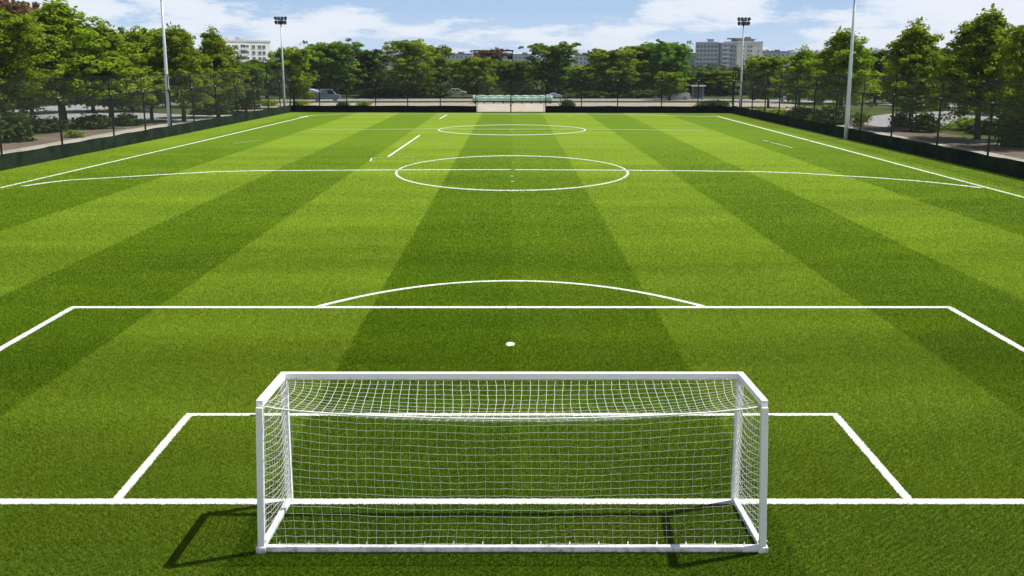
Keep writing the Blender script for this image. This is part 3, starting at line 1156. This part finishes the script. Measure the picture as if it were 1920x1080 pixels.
T = dict(
    A=tree(1, 12.5, 4.6, 2.6, 'cone', 88, 46, .27, M['leaf'], flat=.6),
    B=tree(2, 12.5, 4.8, 2.4, 'wide', 90, 48, .27, M['leaf'], flat=.62),
    C=tree(3, 11.0, 4.2, 2.2, 'cone', 82, 44, .27, M['leaf'], flat=.6),
    D=tree(4, 11.0, 5.0, 2.2, 'round', 74, 46, .36, M['leaf_mid'], flat=.72),
    E=tree(5, 11.0, 4.6, 2.0, 'wide', 70, 46, .36, M['leaf'], flat=.68),
    F=tree(6, 11.0, 4.2, 2.6, 'vase', 50, 44, .36, M['leaf_mid'], flat=.72),
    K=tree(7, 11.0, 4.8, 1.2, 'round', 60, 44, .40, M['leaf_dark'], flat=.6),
    RU=tree(8, 11.0, 4.8, 2.4, 'round', 56, 44, .38, M['leaf_rust'], flat=.6),
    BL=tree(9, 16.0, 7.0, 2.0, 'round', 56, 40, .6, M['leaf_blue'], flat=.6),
)
for k in T.values():
    k['group'] = 'trees'
LG, RG, FG = 'trees along the left track', 'trees along the right track', 'trees beyond the far road'
# left side
place(T['B'], 8, 108, 22, 205, 'big yellow green tree at the left edge of the view', LG)
place(T['RU'], 45, 136, -8, 130, 'reddish brown tree rising behind the left row', LG)
place(T['A'], 122, 118, 2, 205, 'tallest tree of the left row, bright green', LG)
place(T['C'], 210, 124, 40, 170, 'rounded tree of the left row just left of the near pole', LG)
place(T['E'], 285, 134, 52, 130, 'bushy tree directly behind the near left pole', LG)
place(T['A'], 345, 132, 50, 120, 'pointed tree right of the near left pole', LG)
place(T['C'], 410, 142, 53, 105, 'pointed tree in front of the pale apartment block', LG)
place(T['D'], 462, 156, 114, 90, 'low round tree below the pale apartment block', LG)
place(T['E'], 552, 170, 88, 88, 'green tree behind the far left floodlight', LG)
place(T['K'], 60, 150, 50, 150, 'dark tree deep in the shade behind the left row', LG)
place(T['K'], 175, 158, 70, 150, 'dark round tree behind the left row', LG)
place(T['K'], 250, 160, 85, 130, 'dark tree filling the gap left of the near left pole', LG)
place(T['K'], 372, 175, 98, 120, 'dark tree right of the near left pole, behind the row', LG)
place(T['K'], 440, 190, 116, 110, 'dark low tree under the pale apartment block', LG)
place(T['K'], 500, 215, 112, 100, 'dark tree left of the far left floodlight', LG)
# far row
place(T['D'], 627, 214, 76, 112, 'big dense round tree at the far end, left of centre', FG)
place(T['K'], 572, 232, 93, 80, 'dark tree right of the far left floodlight', FG)
place(T['K'], 692, 228, 92, 82, 'dark tree between two big green trees at the far end', FG)
place(T['B'], 770, 216, 74, 110, 'tall bright tree at the far end with a broad crown', FG)
place(T['F'], 820, 240, 84, 62, 'slim tree behind the broad bright one', FG)
place(T['E'], 855, 262, 112, 80, 'low tree below the hazy blue block left of centre', FG)
place(T['E'], 893, 222, 107, 76, 'round tree just left of the gate', FG)
place(T['RU'], 921, 330, 90, 70, 'rust brown tree under the dark steel frame', FG)
place(T['D'], 962, 228, 112, 76, 'low round tree behind the gate', FG)
place(T['F'], 1040, 224, 79, 92, 'open crowned tree with separate limbs right of the gate', FG)
place(T['E'], 1010, 250, 122, 70, 'small tree behind the right gate post', FG)
place(T['E'], 1098, 240, 122, 78, 'pale green low tree right of the open crowned one', FG)
place(T['BL'], 1122, 520, 91, 38, 'far bluish tree standing above the low trees', FG)
place(T['E'], 1150, 222, 92, 100, 'bushy tree left of the tall clump', FG)
place(T['B'], 1200, 230, 84, 92, 'middle tree of the tall clump right of the gate', FG)
place(T['D'], 1248, 226, 76, 92, 'tallest tree of the clump right of the gate', FG)
place(T['E'], 1256, 206, 134, 62, 'small rounded tree in front of the tall clump', FG)
place(T['D'], 1308, 236, 129, 72, 'low tree left of the tower block base', FG)
place(T['E'], 1352, 232, 131, 66, 'low tree below the tower block', FG)
place(T['K'], 1395, 250, 127, 80, 'dark low tree behind the far right floodlight', FG)
place(T['E'], 1440, 172, 104, 96, 'yellowish tree right of the far right floodlight', RG)
place(T['C'], 1498, 160, 88, 82, 'slim tree right of the yellowish one', RG)
place(T['A'], 1575, 134, 56, 135, 'conical tree behind the near right pole', RG)
place(T['C'], 1706, 117, 40, 150, 'yellow green conical tree in the middle of the right row', RG)
place(T['A'], 1832, 101, 20, 180, 'tallest tree of the right row', RG)
place(T['B'], 1925, 92, 45, 160, 'leafy tree cut by the right edge of the view', RG)
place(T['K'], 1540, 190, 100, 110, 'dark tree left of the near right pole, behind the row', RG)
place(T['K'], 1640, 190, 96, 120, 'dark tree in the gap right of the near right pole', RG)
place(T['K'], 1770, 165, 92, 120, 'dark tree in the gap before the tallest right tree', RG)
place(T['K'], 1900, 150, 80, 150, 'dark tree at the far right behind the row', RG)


# bushes and hedges
def bush(seed, mat, leaf=.2, n=900):
    rg = np.random.default_rng(seed)
    root = thing('shrub', (0, 0, 0), 'shrub', 'shrub')
    P, Nn, Sh = [], [], []
    for c in range(26):
        a = rg.uniform(0, 6.28)
        rr = rg.uniform(0, .8)
        p = np.array([rr * math.cos(a), rr * math.sin(a), rg.uniform(.15, .85) * (1 - .35 * rr)])
        m = n // 26
        g = rg.normal(0, .17, (m, 3))
        P.append(p + g); Nn.append(g * 3 + rg.normal(0, .5, (m, 3)) + np.array([0, 0, .6]))
        Sh.append(np.clip(rg.uniform(.1, .8) + rg.normal(0, .1, m), 0, 1))
    P = np.concatenate(P)
    P[:, 2] = np.abs(P[:, 2])
    link('foliage', leaf_mesh('foliage', P, np.concatenate(Nn), leaf, np.concatenate(Sh), mat, rg), root)
    st = MB()
    for c in range(7):
        a = c * .9
        st.tube([(0, 0, 0), (.3 * math.cos(a), .3 * math.sin(a), .35), (.55 * math.cos(a), .55 * math.sin(a), .7)], [.03, .02, .008], 5)
    st.build('stem', M['bark'], root, fix=False)
    return root


B1 = bush(21, M['leaf'], .13)
B2 = bush(22, M['leaf_dark'], .15, 1300)
FIRST = {B1.name: True, B2.name: True}


def put_bush(b, px, Y, w, hh, label, group):
    p = G(px, Y)
    if FIRST.pop(b.name, None):
        b.location = p
        b.scale = (w / 2, w / 2, hh)
        b.rotation_euler = (0, 0, random.uniform(0, 6))
        tag(b, label, 'shrub', group)
    else:
        dup(b, p, random.uniform(0, 6), (w / 2, w / 2, hh), label, group)


SG = 'shrubs round the pitch'
for (bk, px, Y, w, hh, lab) in (
    (B2, 25, 98, 6, 2.6, 'dark shrub at the left edge under the big tree'),
    (B2, 100, 112, 5, 1.5, 'low dark shrub behind the first left fence posts'),
    (B1, 50, 112, 4, 2.2, 'yellow green shrub beside the leftmost trunks'),
    (B2, 185, 118, 6, 1.6, 'dark shrub below the rounded left tree'),
    (B2, 235, 122, 4, 1.5, 'dark shrub between the rounded tree and the near pole'),
    (B1, 140, 104, 2.6, .8, 'small bright shrub on the edge of the left track'),
    (B2, 390, 150, 9, 1.8, 'dark shrub row beside the left driveway'),
    (B2, 450, 165, 10, 1.6, 'dark shrub under the low round tree at left'),
    (B1, 505, 178, 6, 1.3, 'yellowish shrub left of the far left floodlight'),
    (B1, 560, 176, 4, 1.2, 'bright shrub just right of the far left floodlight'),
    (B1, 682, 174, 3.4, 1.1, 'small bright shrub on the far verge, left part'),
    (B2, 640, 176, 3, .8, 'low dark weeds on the far verge by the pale mound'),
    (B2, 935, 222, 7, 1.4, 'dark shrub behind the gate at the left'),
    (B2, 1065, 172, 3.6, 1.3, 'dark brown shrub right of the gate on the verge'),
    (B2, 1120, 218, 16, 1.7, 'long dark shrub beyond the road right of the gate'),
    (B2, 1210, 218, 16, 1.5, 'long dark shrub beneath the tall clump'),
    (B2, 720, 218, 16, 1.9, 'long dark shrub beneath the dark far trees'),
    (B2, 810, 220, 14, 2.2, 'long dark shrub below the slim far tree'),
    (B2, 590, 215, 12, 2.0, 'dark shrub behind the blue canopy'),
    (B2, 1345, 178, 8, 1.0, 'low dark shrub near the far right corner'),
    (B1, 1420, 150, 5, 1.0, 'low green shrub right of the far right floodlight'),
    (B1, 1465, 142, 6, 1.2, 'green shrub on the right island'),
    (B2, 1500, 140, 7, 1.6, 'dark shrub under the slim right tree'),
    (B1, 1527, 127, 2.2, 1.2, 'bright round shrub left of the near right pole'),
    (B2, 1563, 126, 6, 2.2, 'dark hedge block behind the near right pole'),
    (B1, 1610, 122, 2.6, 1.9, 'clipped green shrub right of the near right pole'),
    (B2, 1735, 112, 4.5, 2.0, 'dark shrub below the yellow green tree'),
    (B2, 1690, 120, 3, 1.7, 'small dark shrub left of the yellow green tree trunk'),
    (B2, 1860, 110, 9, 1.6, 'wide green shrub behind the last right posts'),
    (B1, 1820, 116, 7, 1.5, 'light green shrub beside the tallest right tree'),
    (B2, 1915, 92, 5, 3.2, 'big dark shrub at the right edge'),
):
    put_bush(bk, px, Y, w, hh, lab, SG)


# far woodland: a mass of crowns that reads as one
def wood(name, pts, mat, leaf, label, seed):
    rg = np.random.default_rng(seed)
    P, Nn, Sh = [], [], []
    for (x, y, r, hh) in pts:
        m = int(260)
        g = rg.normal(0, 1, (m, 3))
        g /= np.linalg.norm(g, axis=1)[:, None]
        g *= rg.uniform(.75, 1.05, m)[:, None]
        g[:, 2] = np.abs(g[:, 2])
        P.append(np.array([x, y, hh * .25]) + g * np.array([r, r, hh * .75]))
        Nn.append(g + rg.normal(0, .45, (m, 3)) + np.array([0, 0, .5]))
        Sh.append(np.clip(rg.uniform(.1, .8) + rg.normal(0, .15, m), 0, 1))
        # skirt down to the ground
        m2 = 90
        a = rg.uniform(0, 6.28, m2)
        P.append(np.stack([x + r * np.cos(a) * .95, y + r * np.sin(a) * .95, rg.uniform(0, hh * .35, m2)], 1))
        Nn.append(np.stack([np.cos(a), np.sin(a), .4 + 0 * a], 1) + rg.normal(0, .3, (m2, 3)))
        Sh.append(rg.uniform(0, .4, m2))
    o = link(name, leaf_mesh(name, np.concatenate(P), np.concatenate(Nn), leaf, np.concatenate(Sh), mat, rg))
    return tag(o, label, 'woodland', None, 'stuff')


rw = random.Random(9)
pts = []
for k in range(120):
    px = -150 + 2220 * k / 119
    Y = rw.uniform(262, 320)
    ytop = rw.uniform(121, 133)
    p = G(px, Y)
    pts.append((p.x, Y, rw.uniform(4, 6.5), ZH(ytop, Y)))
for k in range(110):
    px = -100 + 2120 * k / 109
    Y = rw.uniform(238, 256)
    p = G(px, Y)
    pts.append((p.x, Y, rw.uniform(3, 5), rw.uniform(2.6, 4.8)))
wood('woodland', pts, M['leaf_dark'], 1.0, 'dark belt of massed trees behind the far trees', 31)

# hills with wooded ridge far away
def ridge(Y, samples, name, label, seed):
    mb = MB()
    n = len(samples)
    for (px, py) in samples:
        p = G(px, Y)
        z = max(3.0, ZH(py, Y))
        mb.v += [(p.x, Y, 0 if 0 else -2.0), (p.x, Y + 40, z * .55), (p.x, Y + 150, z * .95), (p.x, Y + 420, z * .3)]
    for k in range(n - 1):
        q = 4 * k
        for j in range(3):
            mb.f.append((q + j, q + 4 + j, q + 5 + j, q + 1 + j))
    o = mb.build(name, M['hill'], smooth=True)
    tag(o, label, 'hills', None, 'structure')


prof_pts = [(-200, 85), (0, 92), (250, 96), (420, 99), (540, 97), (585, 93), (640, 96), (700, 100), (760, 104), (850, 107), (960, 108), (1080, 106), (1200, 104), (1300, 101), (1420, 96), (1500, 97), (1600, 93), (1680, 90), (1800, 92), (1950, 88), (2150, 84)]
ridge(1250, prof_pts, 'hills', 'low dark blue wooded hills on the horizon', 3)
pts = []
for k in range(170):
    px = -150 + 2220 * k / 169
    Y = 1250 + rw.uniform(100, 190)
    yy = np.interp(px, [a for a, b in prof_pts], [b for a, b in prof_pts]) + rw.uniform(-3.0, 1.5)
    p = G(px, Y)
    pts.append((p.x, Y, rw.uniform(9, 17), ZH(yy, Y)))
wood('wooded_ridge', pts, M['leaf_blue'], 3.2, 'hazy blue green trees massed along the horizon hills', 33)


# ------------------------------------------------------------------ buildings
def win_grid(root, wall_w, zs, xs, w, hh, y, sx=1, Mx=None, depth=.25, name='window', sill=True):
    """recessed-looking windows: frame standing proud of the wall and a dark pane inside it"""
    for z in zs:
        for x in xs:
            mb = MB()
            a = .14
            for (x0, z0, x1, z1) in ((x - w / 2 - a, z - a, x + w / 2 + a, z), (x - w / 2 - a, z + hh, x + w / 2 + a, z + hh + a), (x - w / 2 - a, z, x - w / 2, z + hh), (x + w / 2, z, x + w / 2 + a, z + hh), (x - .05, z, x + .05, z + hh)):
                mb.box(x0, y - .16, z0, x1, y - .004, z1, Mx)
            wo_ = mb.build(name, M['slab'], root)
            mb = MB()
            mb.box(x - w / 2, y - .05, z, x + w / 2, y - .006, z + hh, Mx)
            mb.build('pane', M['glass'], wo_)


def rotz(a, c=(0, 0, 0)):
    return Matrix.Translation(c) @ Matrix.Rotation(a, 4, 'Z')


def block(root, name, w, d, h, mat, Mx, parapet=True):
    mb = MB()
    mb.box(-w / 2, 0, 0, w / 2, d, h, Mx)
    o = mb.build(name, mat, root)
    mb = MB()
    t = .5
    for (x0, y0, x1, y1) in ((-w / 2 - .2, -.2, w / 2 + .2, t), (-w / 2 - .2, d - t, w / 2 + .2, d + .2), (-w / 2 - .2, t, -w / 2 + t, d - t), (w / 2 - t, t, w / 2 + .2, d - t)):
        mb.box(x0, y0, h + .003, x1, y1, h + .8, Mx)
    mb.build('parapet', M['slab'] if mat != M['wall_far'] else M['roof'], root)
    return o


def tower():
    Y = 800
    c = G(1381, Y)
    b = thing('tower_block', c, 'grey and beige tower block rising behind the far right floodlight', 'building')
    k = .4                                     # metres per photographed pixel here
    # right block: beige front turned right, its shaded flank to the left
    a1 = R(28)
    M1 = rotz(a1, (0, 0, 0)) @ Matrix.Translation((11.9, 0, 0))
    hR = ZH(79, Y)
    block(b, 'wall', 23.8, 16, hR, M['wall_beige'], M1)
    zs = [hR - 4.0 - 3.1 * i for i in range(7)]
    win_grid(b, 23, zs, (-6.4, -1.6, 1.0), 1.7, 1.8, 0, Mx=M1)
    win_grid(b, 23, zs[1:], (8.0,), 1.3, 1.7, 0, Mx=M1)
    # shaded flank windows on the left side of the right block
    M1b = rotz(a1) @ Matrix.Rotation(R(-90), 4, 'Z') @ Matrix.Translation((-8, 0, 0))
    win_grid(b, 16, zs, (-5.0, -1.5, 2.0, 5.2), 2.2, 1.6, 0, Mx=M1b)
    # left wing with floor bands
    Lw = rotz(R(-24), (-15.5, 4.5, 0)) @ Matrix.Translation((-6.0, 0, 0))
    hL = ZH(80, Y)
    block(b, 'wall', 17.5, 14, hL, M['wall_grey'], Lw)
    zs = [hL - 3.6 - 3.1 * i for i in range(7)]
    win_grid(b, 17, zs, (-6.9, -4.3, -1.5, 1.2, 3.9, 6.7), 2.0, 2.0, 0, Mx=Lw)
    for i, z in enumerate(zs):
        mb = MB()
        mb.box(-8.75, -.35, z - .72, 8.75, -.003, z - .42, Lw)
        mb.build('floor_band', M['slab'], b)
    # balcony stack between
    Mm = rotz(R(8), (-6.5, 1.5, 0))
    block(b, 'wall', 10.5, 14, hL - .5, M['wall_grey'], Mm)
    for i, z in enumerate(zs):
        mb = MB()
        mb.box(-4.6, -1.5, z - .6, .6, -.003, z - .35, Mm)
        mb.box(-4.6, -1.5, z - .35, .6, -1.38, z + .5, Mm)
        mb.build('balcony', M['slab'], b)
    win_grid(b, 10, zs, (-2.2, 2.6), 2.4, 1.9, 0, Mx=Mm)
    # roof plant
    mb = MB()
    mb.box(-1.2, 5, hL + .1, 2.6, 9, hL + 2.4, Lw)
    mb.box(-1.8, 4.4, hL + 2.4, 3.2, 9.6, hL + 2.9, Lw)
    mb.build('roof_plant', M['wall_grey'], b)
    mb = MB()
    mb.box(-9, 4, hR + .1, 7, 11, hR + 2.2, M1)
    mb.box(-12.5, 3, hR + 2.2, -1, 12, hR + 3.1, M1)
    mb.box(-9.6, 3.4, hR + 2.2, 3.4, 11.6, hR + 2.7, M1 @ Matrix.Translation((5, 0, 0)))
    mb.box(2, 6, hR + 2.7, 5.4, 9, hR + 4.0, M1)
    mb.build('roof_plant', M['roof'], b)


tower()


def left_block():
    Y = 560
    c = G(470, Y)
    b = thing('apartment_block', c, 'white apartment block with dark windows above the left trees', 'building')
    a1 = R(46)
    M1 = rotz(a1, (-2, 0, 0))
    h = ZH(78, Y)
    w = 30
    block(b, 'wall', w, 15, h, M['wall_white'], M1)
    zs = [h - 3.4 - 3.0 * i for i in range(6)]
    win_grid(b, w, zs, (-9.6, -5.4, 1.0, 4.8, 8.4, 11.0), 1.7, 1.7, 0, Mx=M1)
    for i, z in enumerate(zs):
        for x0 in (-11.4, -3.4):
            mb = MB()
            mb.box(x0, -1.4, z - .7, x0 + 4.6, -.003, z - .45, M1)
            mb.box(x0, -1.4, z - .45, x0 + 4.6, -1.28, z + .45, M1)
            mb.build('balcony', M['slab'], b)
    win_grid(b, w, zs, (-1.4,), 2.6, 1.9, 0, Mx=M1)
    # left shaded flank, taller
    M2 = rotz(a1 - R(90), (-2, 0, 0)) @ rotz(0) 
    Mf = rotz(a1, (-2, 0, 0)) @ Matrix.Translation((-w / 2, 0, 0)) @ Matrix.Rotation(R(-90), 4, 'Z') @ Matrix.Translation((-7.5, 0, 0))
    win_grid(b, 15, zs, (-4.8, -1.2, 2.4, 5.4), 1.8, 1.6, 0, Mx=Mf)
    mb = MB()
    mb.box(-12.6, 5, h + .1, -7.0, 11, h + 2.0, M1)
    mb.box(-13.2, 4.4, h + 2.0, -6.4, 11.6, h + 2.5, M1)
    mb.box(0, 5, h + .1, 2.6, 9, h + 2.0, M1)
    mb.box(-.4, 4.6, h + 2.0, 3.0, 9.4, h + 2.4, M1)
    mb.build('roof_plant', M['wall_beige'], b)


left_block()


def low_block(px, Y, wpx, ytop, rz, label, mat='wall_far', floors=4, cols=6, hip=False):
    c = G(px, Y)
    b = thing('apartment_block', c, label, 'building', 'distant low blocks on the horizon')
    w = wpx / FPX * Y
    h = ZH(ytop, Y)
    Mx = rotz(rz)
    block(b, 'wall', w, 14, h, M[mat], Mx)
    zs = [h - 3.2 - 3.1 * i for i in range(floors)]
    xs = [-w / 2 + w * (i + .5) / cols for i in range(cols)]
    win_grid(b, w, zs, xs, min(2.2, w / cols * .5), 1.7, 0, Mx=Mx)
    mb = MB()
    mb.box(-w * .1, 4, h + .1, w * .12, 9, h + 2.2, Mx)
    mb.build('roof_plant', M['roof'], b)


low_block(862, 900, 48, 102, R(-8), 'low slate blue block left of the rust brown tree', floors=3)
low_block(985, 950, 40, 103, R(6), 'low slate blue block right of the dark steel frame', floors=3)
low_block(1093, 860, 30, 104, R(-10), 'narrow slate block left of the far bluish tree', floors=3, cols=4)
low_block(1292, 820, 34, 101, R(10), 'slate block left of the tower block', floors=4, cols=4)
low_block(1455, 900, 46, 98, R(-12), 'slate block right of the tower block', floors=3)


def frame():
    Y = 360
    c = G(925, Y)
    f = thing('steel_frame', c, 'dark steel gantry frame standing behind the rust brown tree', 'structure frame')
    z = ZH(96, Y)
    w = 6.3
    for x in (-w, w):
        for y in (0, 4):
            mb = MB()
            mb.tube([(x, y, 0), (x, y, z)], .16, 6)
            mb.build('column', M['dark'], f)
    mb = MB()
    mb.box(-w - .4, -.3, z, w + .4, 4.3, z + .45)
    mb.build('roof_slab', M['dark'], f)
    mb = MB()
    for x in (-w, w - 1.6):
        mb.box(x, -.05, z - 2.6, x + 1.6, .05, z - .8)
    mb.build('side_panel', M['dark'], f)


frame()

# ------------------------------------------------------------------ things beyond the fence
def tarp_stack():
    Y = 189
    a, b = G(886, Y).x, G(1036, Y).x
    c = Vector(((a + b) / 2, Y, 0.02))
    t = thing('covered_stack', c, 'long low stack under a pale green tarpaulin beyond the gate', 'tarpaulin')
    w = (b - a) / 2
    mb = MB()
    n, m = 46, 9
    rr = random.Random(2)
    for i in range(n + 1):
        x = -w + 2 * w * i / n
        for j in range(m + 1):
            a_ = math.pi * j / m
            s = 1 + .05 * math.sin(i * 1.3) + rr.uniform(-.03, .03)
            mb.v.append((x, -.9 * math.cos(a_) * s, .42 + .95 * math.sin(a_) ** .7 * s))
    for i in range(n):
        for j in range(m):
            q = i * (m + 1) + j
            mb.f.append((q, q + m + 1, q + m + 2, q + 1))
    mb.f.append(tuple(range(m, -1, -1)))
    mb.f.append(tuple(n * (m + 1) + j for j in range(m + 1)))
    mb.build('tarpaulin', M['tarp'], t, smooth=True)
    mb = MB()
    for i in range(9):
        x = -w + .4 + (2 * w - .8) * i / 8
        mb.box(x - .12, -.8, 0, x + .12, .8, .40)
    mb.box(-w + .1, -.7, .16, w - .1, .7, .36)
    mb.build('timber_bearers', M['dark'], t)


tarp_stack()


def canopy(px, Y, w, d, h, label, mat, name='canopy'):
    c = G(px, Y)
    t = thing(name, c, label, 'canopy')
    for sx_ in (-1, 1):
        for sy in (-1, 1):
            mb = MB()
            mb.tube([(sx_ * (w / 2 - .15), sy * (d / 2 - .15), 0), (sx_ * (w / 2 - .15), sy * (d / 2 - .15), h)], .05, 6)
            mb.build('leg', M['steel'], t)
    mb = MB()
    mb.prism([(-w / 2, h), (w / 2, h), (w / 2, h + .22), (w * .1, h + .62), (-w * .1, h + .62), (-w / 2, h + .22)], 'y', -d / 2, d / 2)
    mb.build('roof', mat, t)


canopy(580, 196, 3.6, 3.0, 1.75, 'pale blue canopy beside the far left corner', M['tarp_blue'])
canopy(1038, 196, 2.8, 2.4, 1.0, 'low pale blue cover right of the green tarpaulin', M['tarp_blue'])


def shelter():
    c = G(1308, 205)
    t = thing('bus_shelter', c, 'small shelter with a flat white roof near the far right corner', 'shelter')
    for x in (-1.0, 1.0):
        for y in (-.5, .5):
            mb = MB()
            mb.tube([(x, y, 0), (x, y, 2.6)], .05, 6)
            mb.build('post', M['steel'], t)
    mb = MB()
    mb.box(-1.35, -.8, 2.6, 1.35, .8, 2.85)
    mb.build('roof', M['car_white'], t, bevel=.02)
    mb = MB()
    mb.box(-.9, .3, .40, .9, .48, .48)
    mb.build('bench', M['kerb'], t)
    mb = MB()
    mb.box(-.94, .52, .3, .94, .55, 2.4)
    mb.build('back_panel', M['glass'], t)


shelter()


# cars
def car(mat, label, kind='car'):
    t = thing('parked_' + kind, (0, 0, 0), label, kind)
    if kind == 'van':
        side = [(-2.5, .35), (2.45, .35), (2.55, .75), (2.5, 1.15), (1.75, 1.30), (1.15, 2.15), (-2.40, 2.22), (-2.52, 1.9)]
        glassq = [[(1.62, 1.32), (1.12, 2.02), (.35, 2.04), (.35, 1.32)]]
        ws, rs = (1.72, 1.30, 1.18, 2.08), None
        w, wheels = .98, (-1.55, 1.6)
    else:
        side = [(-2.1, .32), (2.1, .32), (2.18, .6), (2.08, .82), (1.15, .95), (.45, 1.42), (-.95, 1.46), (-1.75, 1.02), (-2.12, .95), (-2.2, .6)]
        glassq = [[(1.02, .97), (.42, 1.36), (-.15, 1.39), (-.15, .97)], [(-.25, .97), (-.25, 1.39), (-.92, 1.40), (-1.5, 1.03)]]
        ws, rs = (1.14, .955, .46, 1.41), (-1.74, 1.03, -.97, 1.45)
        w, wheels = .88, (-1.32, 1.34)
    mb = MB()
    n = len(side)
    for s, y in ((1.0, -w), (1.0, w)):
        for (x, z) in side:
            tw = w - (.16 * max(0, (z - .9)) / .55 if kind == 'car' else .06 * max(0, z - 1))
            mb.v.append((x, math.copysign(tw, y), z))
    mb.f.append(tuple(range(n)))
    mb.f.append(tuple(reversed(range(n, 2 * n))))
    for j in range(n):
        k = (j + 1) % n
        mb.f.append((j, n + j, n + k, k))
    body = mb.build('body', mat, t, bevel=.045, smooth=False)
    gb = MB()
    for q in glassq:
        for sg in (-1, 1):
            pts = []
            for (x, z) in q:
                tw = w - (.16 * max(0, (z - .9)) / .55 if kind == 'car' else .06 * max(0, z - 1)) + .006
                pts.append((x, sg * tw, z))
            i = len(gb.v)
            gb.v += pts
            gb.f.append(tuple(range(i, i + len(pts))))
    gb.build('side_window', M['glass'], t)
    for nm, q in (('windscreen', ws), ('rear_window', rs)):
        if q is None:
            continue
        x0, z0, x1, z1 = q
        sg = 1 if x0 > x1 else -1
        o = .012
        gb = MB()
        d = .12
        gb.quad((x0 - sg * .06 + sg * o, -w + .14, z0 + .05), (x0 - sg * .06 + sg * o, w - .14, z0 + .05), (x1 + sg * .05 + sg * o, w - .26, z1 - .02), (x1 + sg * .05 + sg * o, -w + .26, z1 - .02))
        gb.v = [(v[0], v[1], v[2] + .012) for v in gb.v]
        gb.build(nm, M['glass'], t)
    for x in wheels:
        for sg in (-1, 1):
            mb = MB()
            mb.lathe([(.20, -.10), (.31, -.10), (.33, -.06), (.33, .06), (.31, .10), (.20, .10)], (0, 0, 0), 16)
            mb.v = [(x + v[0], sg * (w - .08) + v[2], .33 + v[1]) for v in mb.v]
            wh = mb.build('wheel', M['rubber'], t, smooth=False)
            mb = MB()
            mb.lathe([(.19, -.02), (.19, .02), (.05, .035)], (0, 0, 0), 12)
            mb.v = [(x + v[0], sg * (w + .03) + sg * v[2], .33 + v[1]) for v in mb.v]
            mb.build('rim', M['alloy'], wh)
    for sg in (-1, 1):
        mb = MB()
        x = 2.12 if kind == 'car' else 2.52
        z = .66 if kind == 'car' else .85
        mb.box(x - .02, sg * (w - .22) - .16, z, x + .07, sg * (w - .22) + .16, z + .13)
        mb.build('headlight', M['lamp_clear'], t)
        mb = MB()
        x = -2.16 if kind == 'car' else -2.54
        z = .74 if kind == 'car' else 1.0
        mb.box(x - .05, sg * (w - .2) - .13, z, x + .03, sg * (w - .2) + .13, z + .15)
        mb.build('tail_light', M['lamp_red'], t)
    return t


CG = 'vehicles parked round the road'
protoc = {k: car(M['car_' + k], 'x', 'car') for k in ('white', 'silver')}
protov = {'blue': car(M['car_blue'], 'x', 'van'), 'whitev': car(M['car_white'], 'x', 'van')}
ALLP = {**protoc, **protov}
UC = set()


def park(k, px, Y, rz, label):
    p = G(px, Y)
    p.z = 0.026
    o = ALLP[k]
    if k in UC:
        dup(o, p, R(rz), (1, 1, 1), label, CG)
    else:
        UC.add(k)
        o.location = p
        o.rotation_euler = (0, 0, R(rz))
        tag(o, label, None, CG)


park('blue', 612, 199, 4, 'blue grey van parked beside the pale blue canopy')
park('white', 385, 186, 72, 'white car seen past the near left pole, below the pointed tree')
park('silver', 262, 165, 80, 'silver car on the left road left of the near left pole')
park('white', 856, 232, 3, 'white car on the far road left of the green tarpaulin')
park('whitev', 1268, 208, -6, 'white van on the far road left of the small shelter')
park('white', 1482, 196, -60, 'white car under the slim right tree')
park('whitev', 1622, 212, -70, 'white van on the right road right of the near right pole')

# ------------------------------------------------------------------ air: far things fade to pale blue
for o in COL.objects:
    if o.parent is None and o.type == 'EMPTY' and abs(o.location.z) < 0.022 and o.name not in ('football_goal', 'covered_stack'):
        o.location.z = -0.055 if 'tree' not in o.name else -0.08
hz = MB()
hz.box(-4100, -80, -1.0, 4100, 7100, 62)
hm_, ht_ = mat_new('haze_air')
pv = ht_.n('ShaderNodeVolumePrincipled', inp={'Color': (0.72, 0.82, 1.0, 1), 'Density': 0.00008, 'Anisotropy': 0.0})
ho = ht_.n('ShaderNodeOutputMaterial', inp={1: pv.outputs[0]})
hzo = hz.build('haze', hm_)
tag(hzo, 'thin pale blue haze over the distant hills and blocks', 'haze', None, 'stuff')
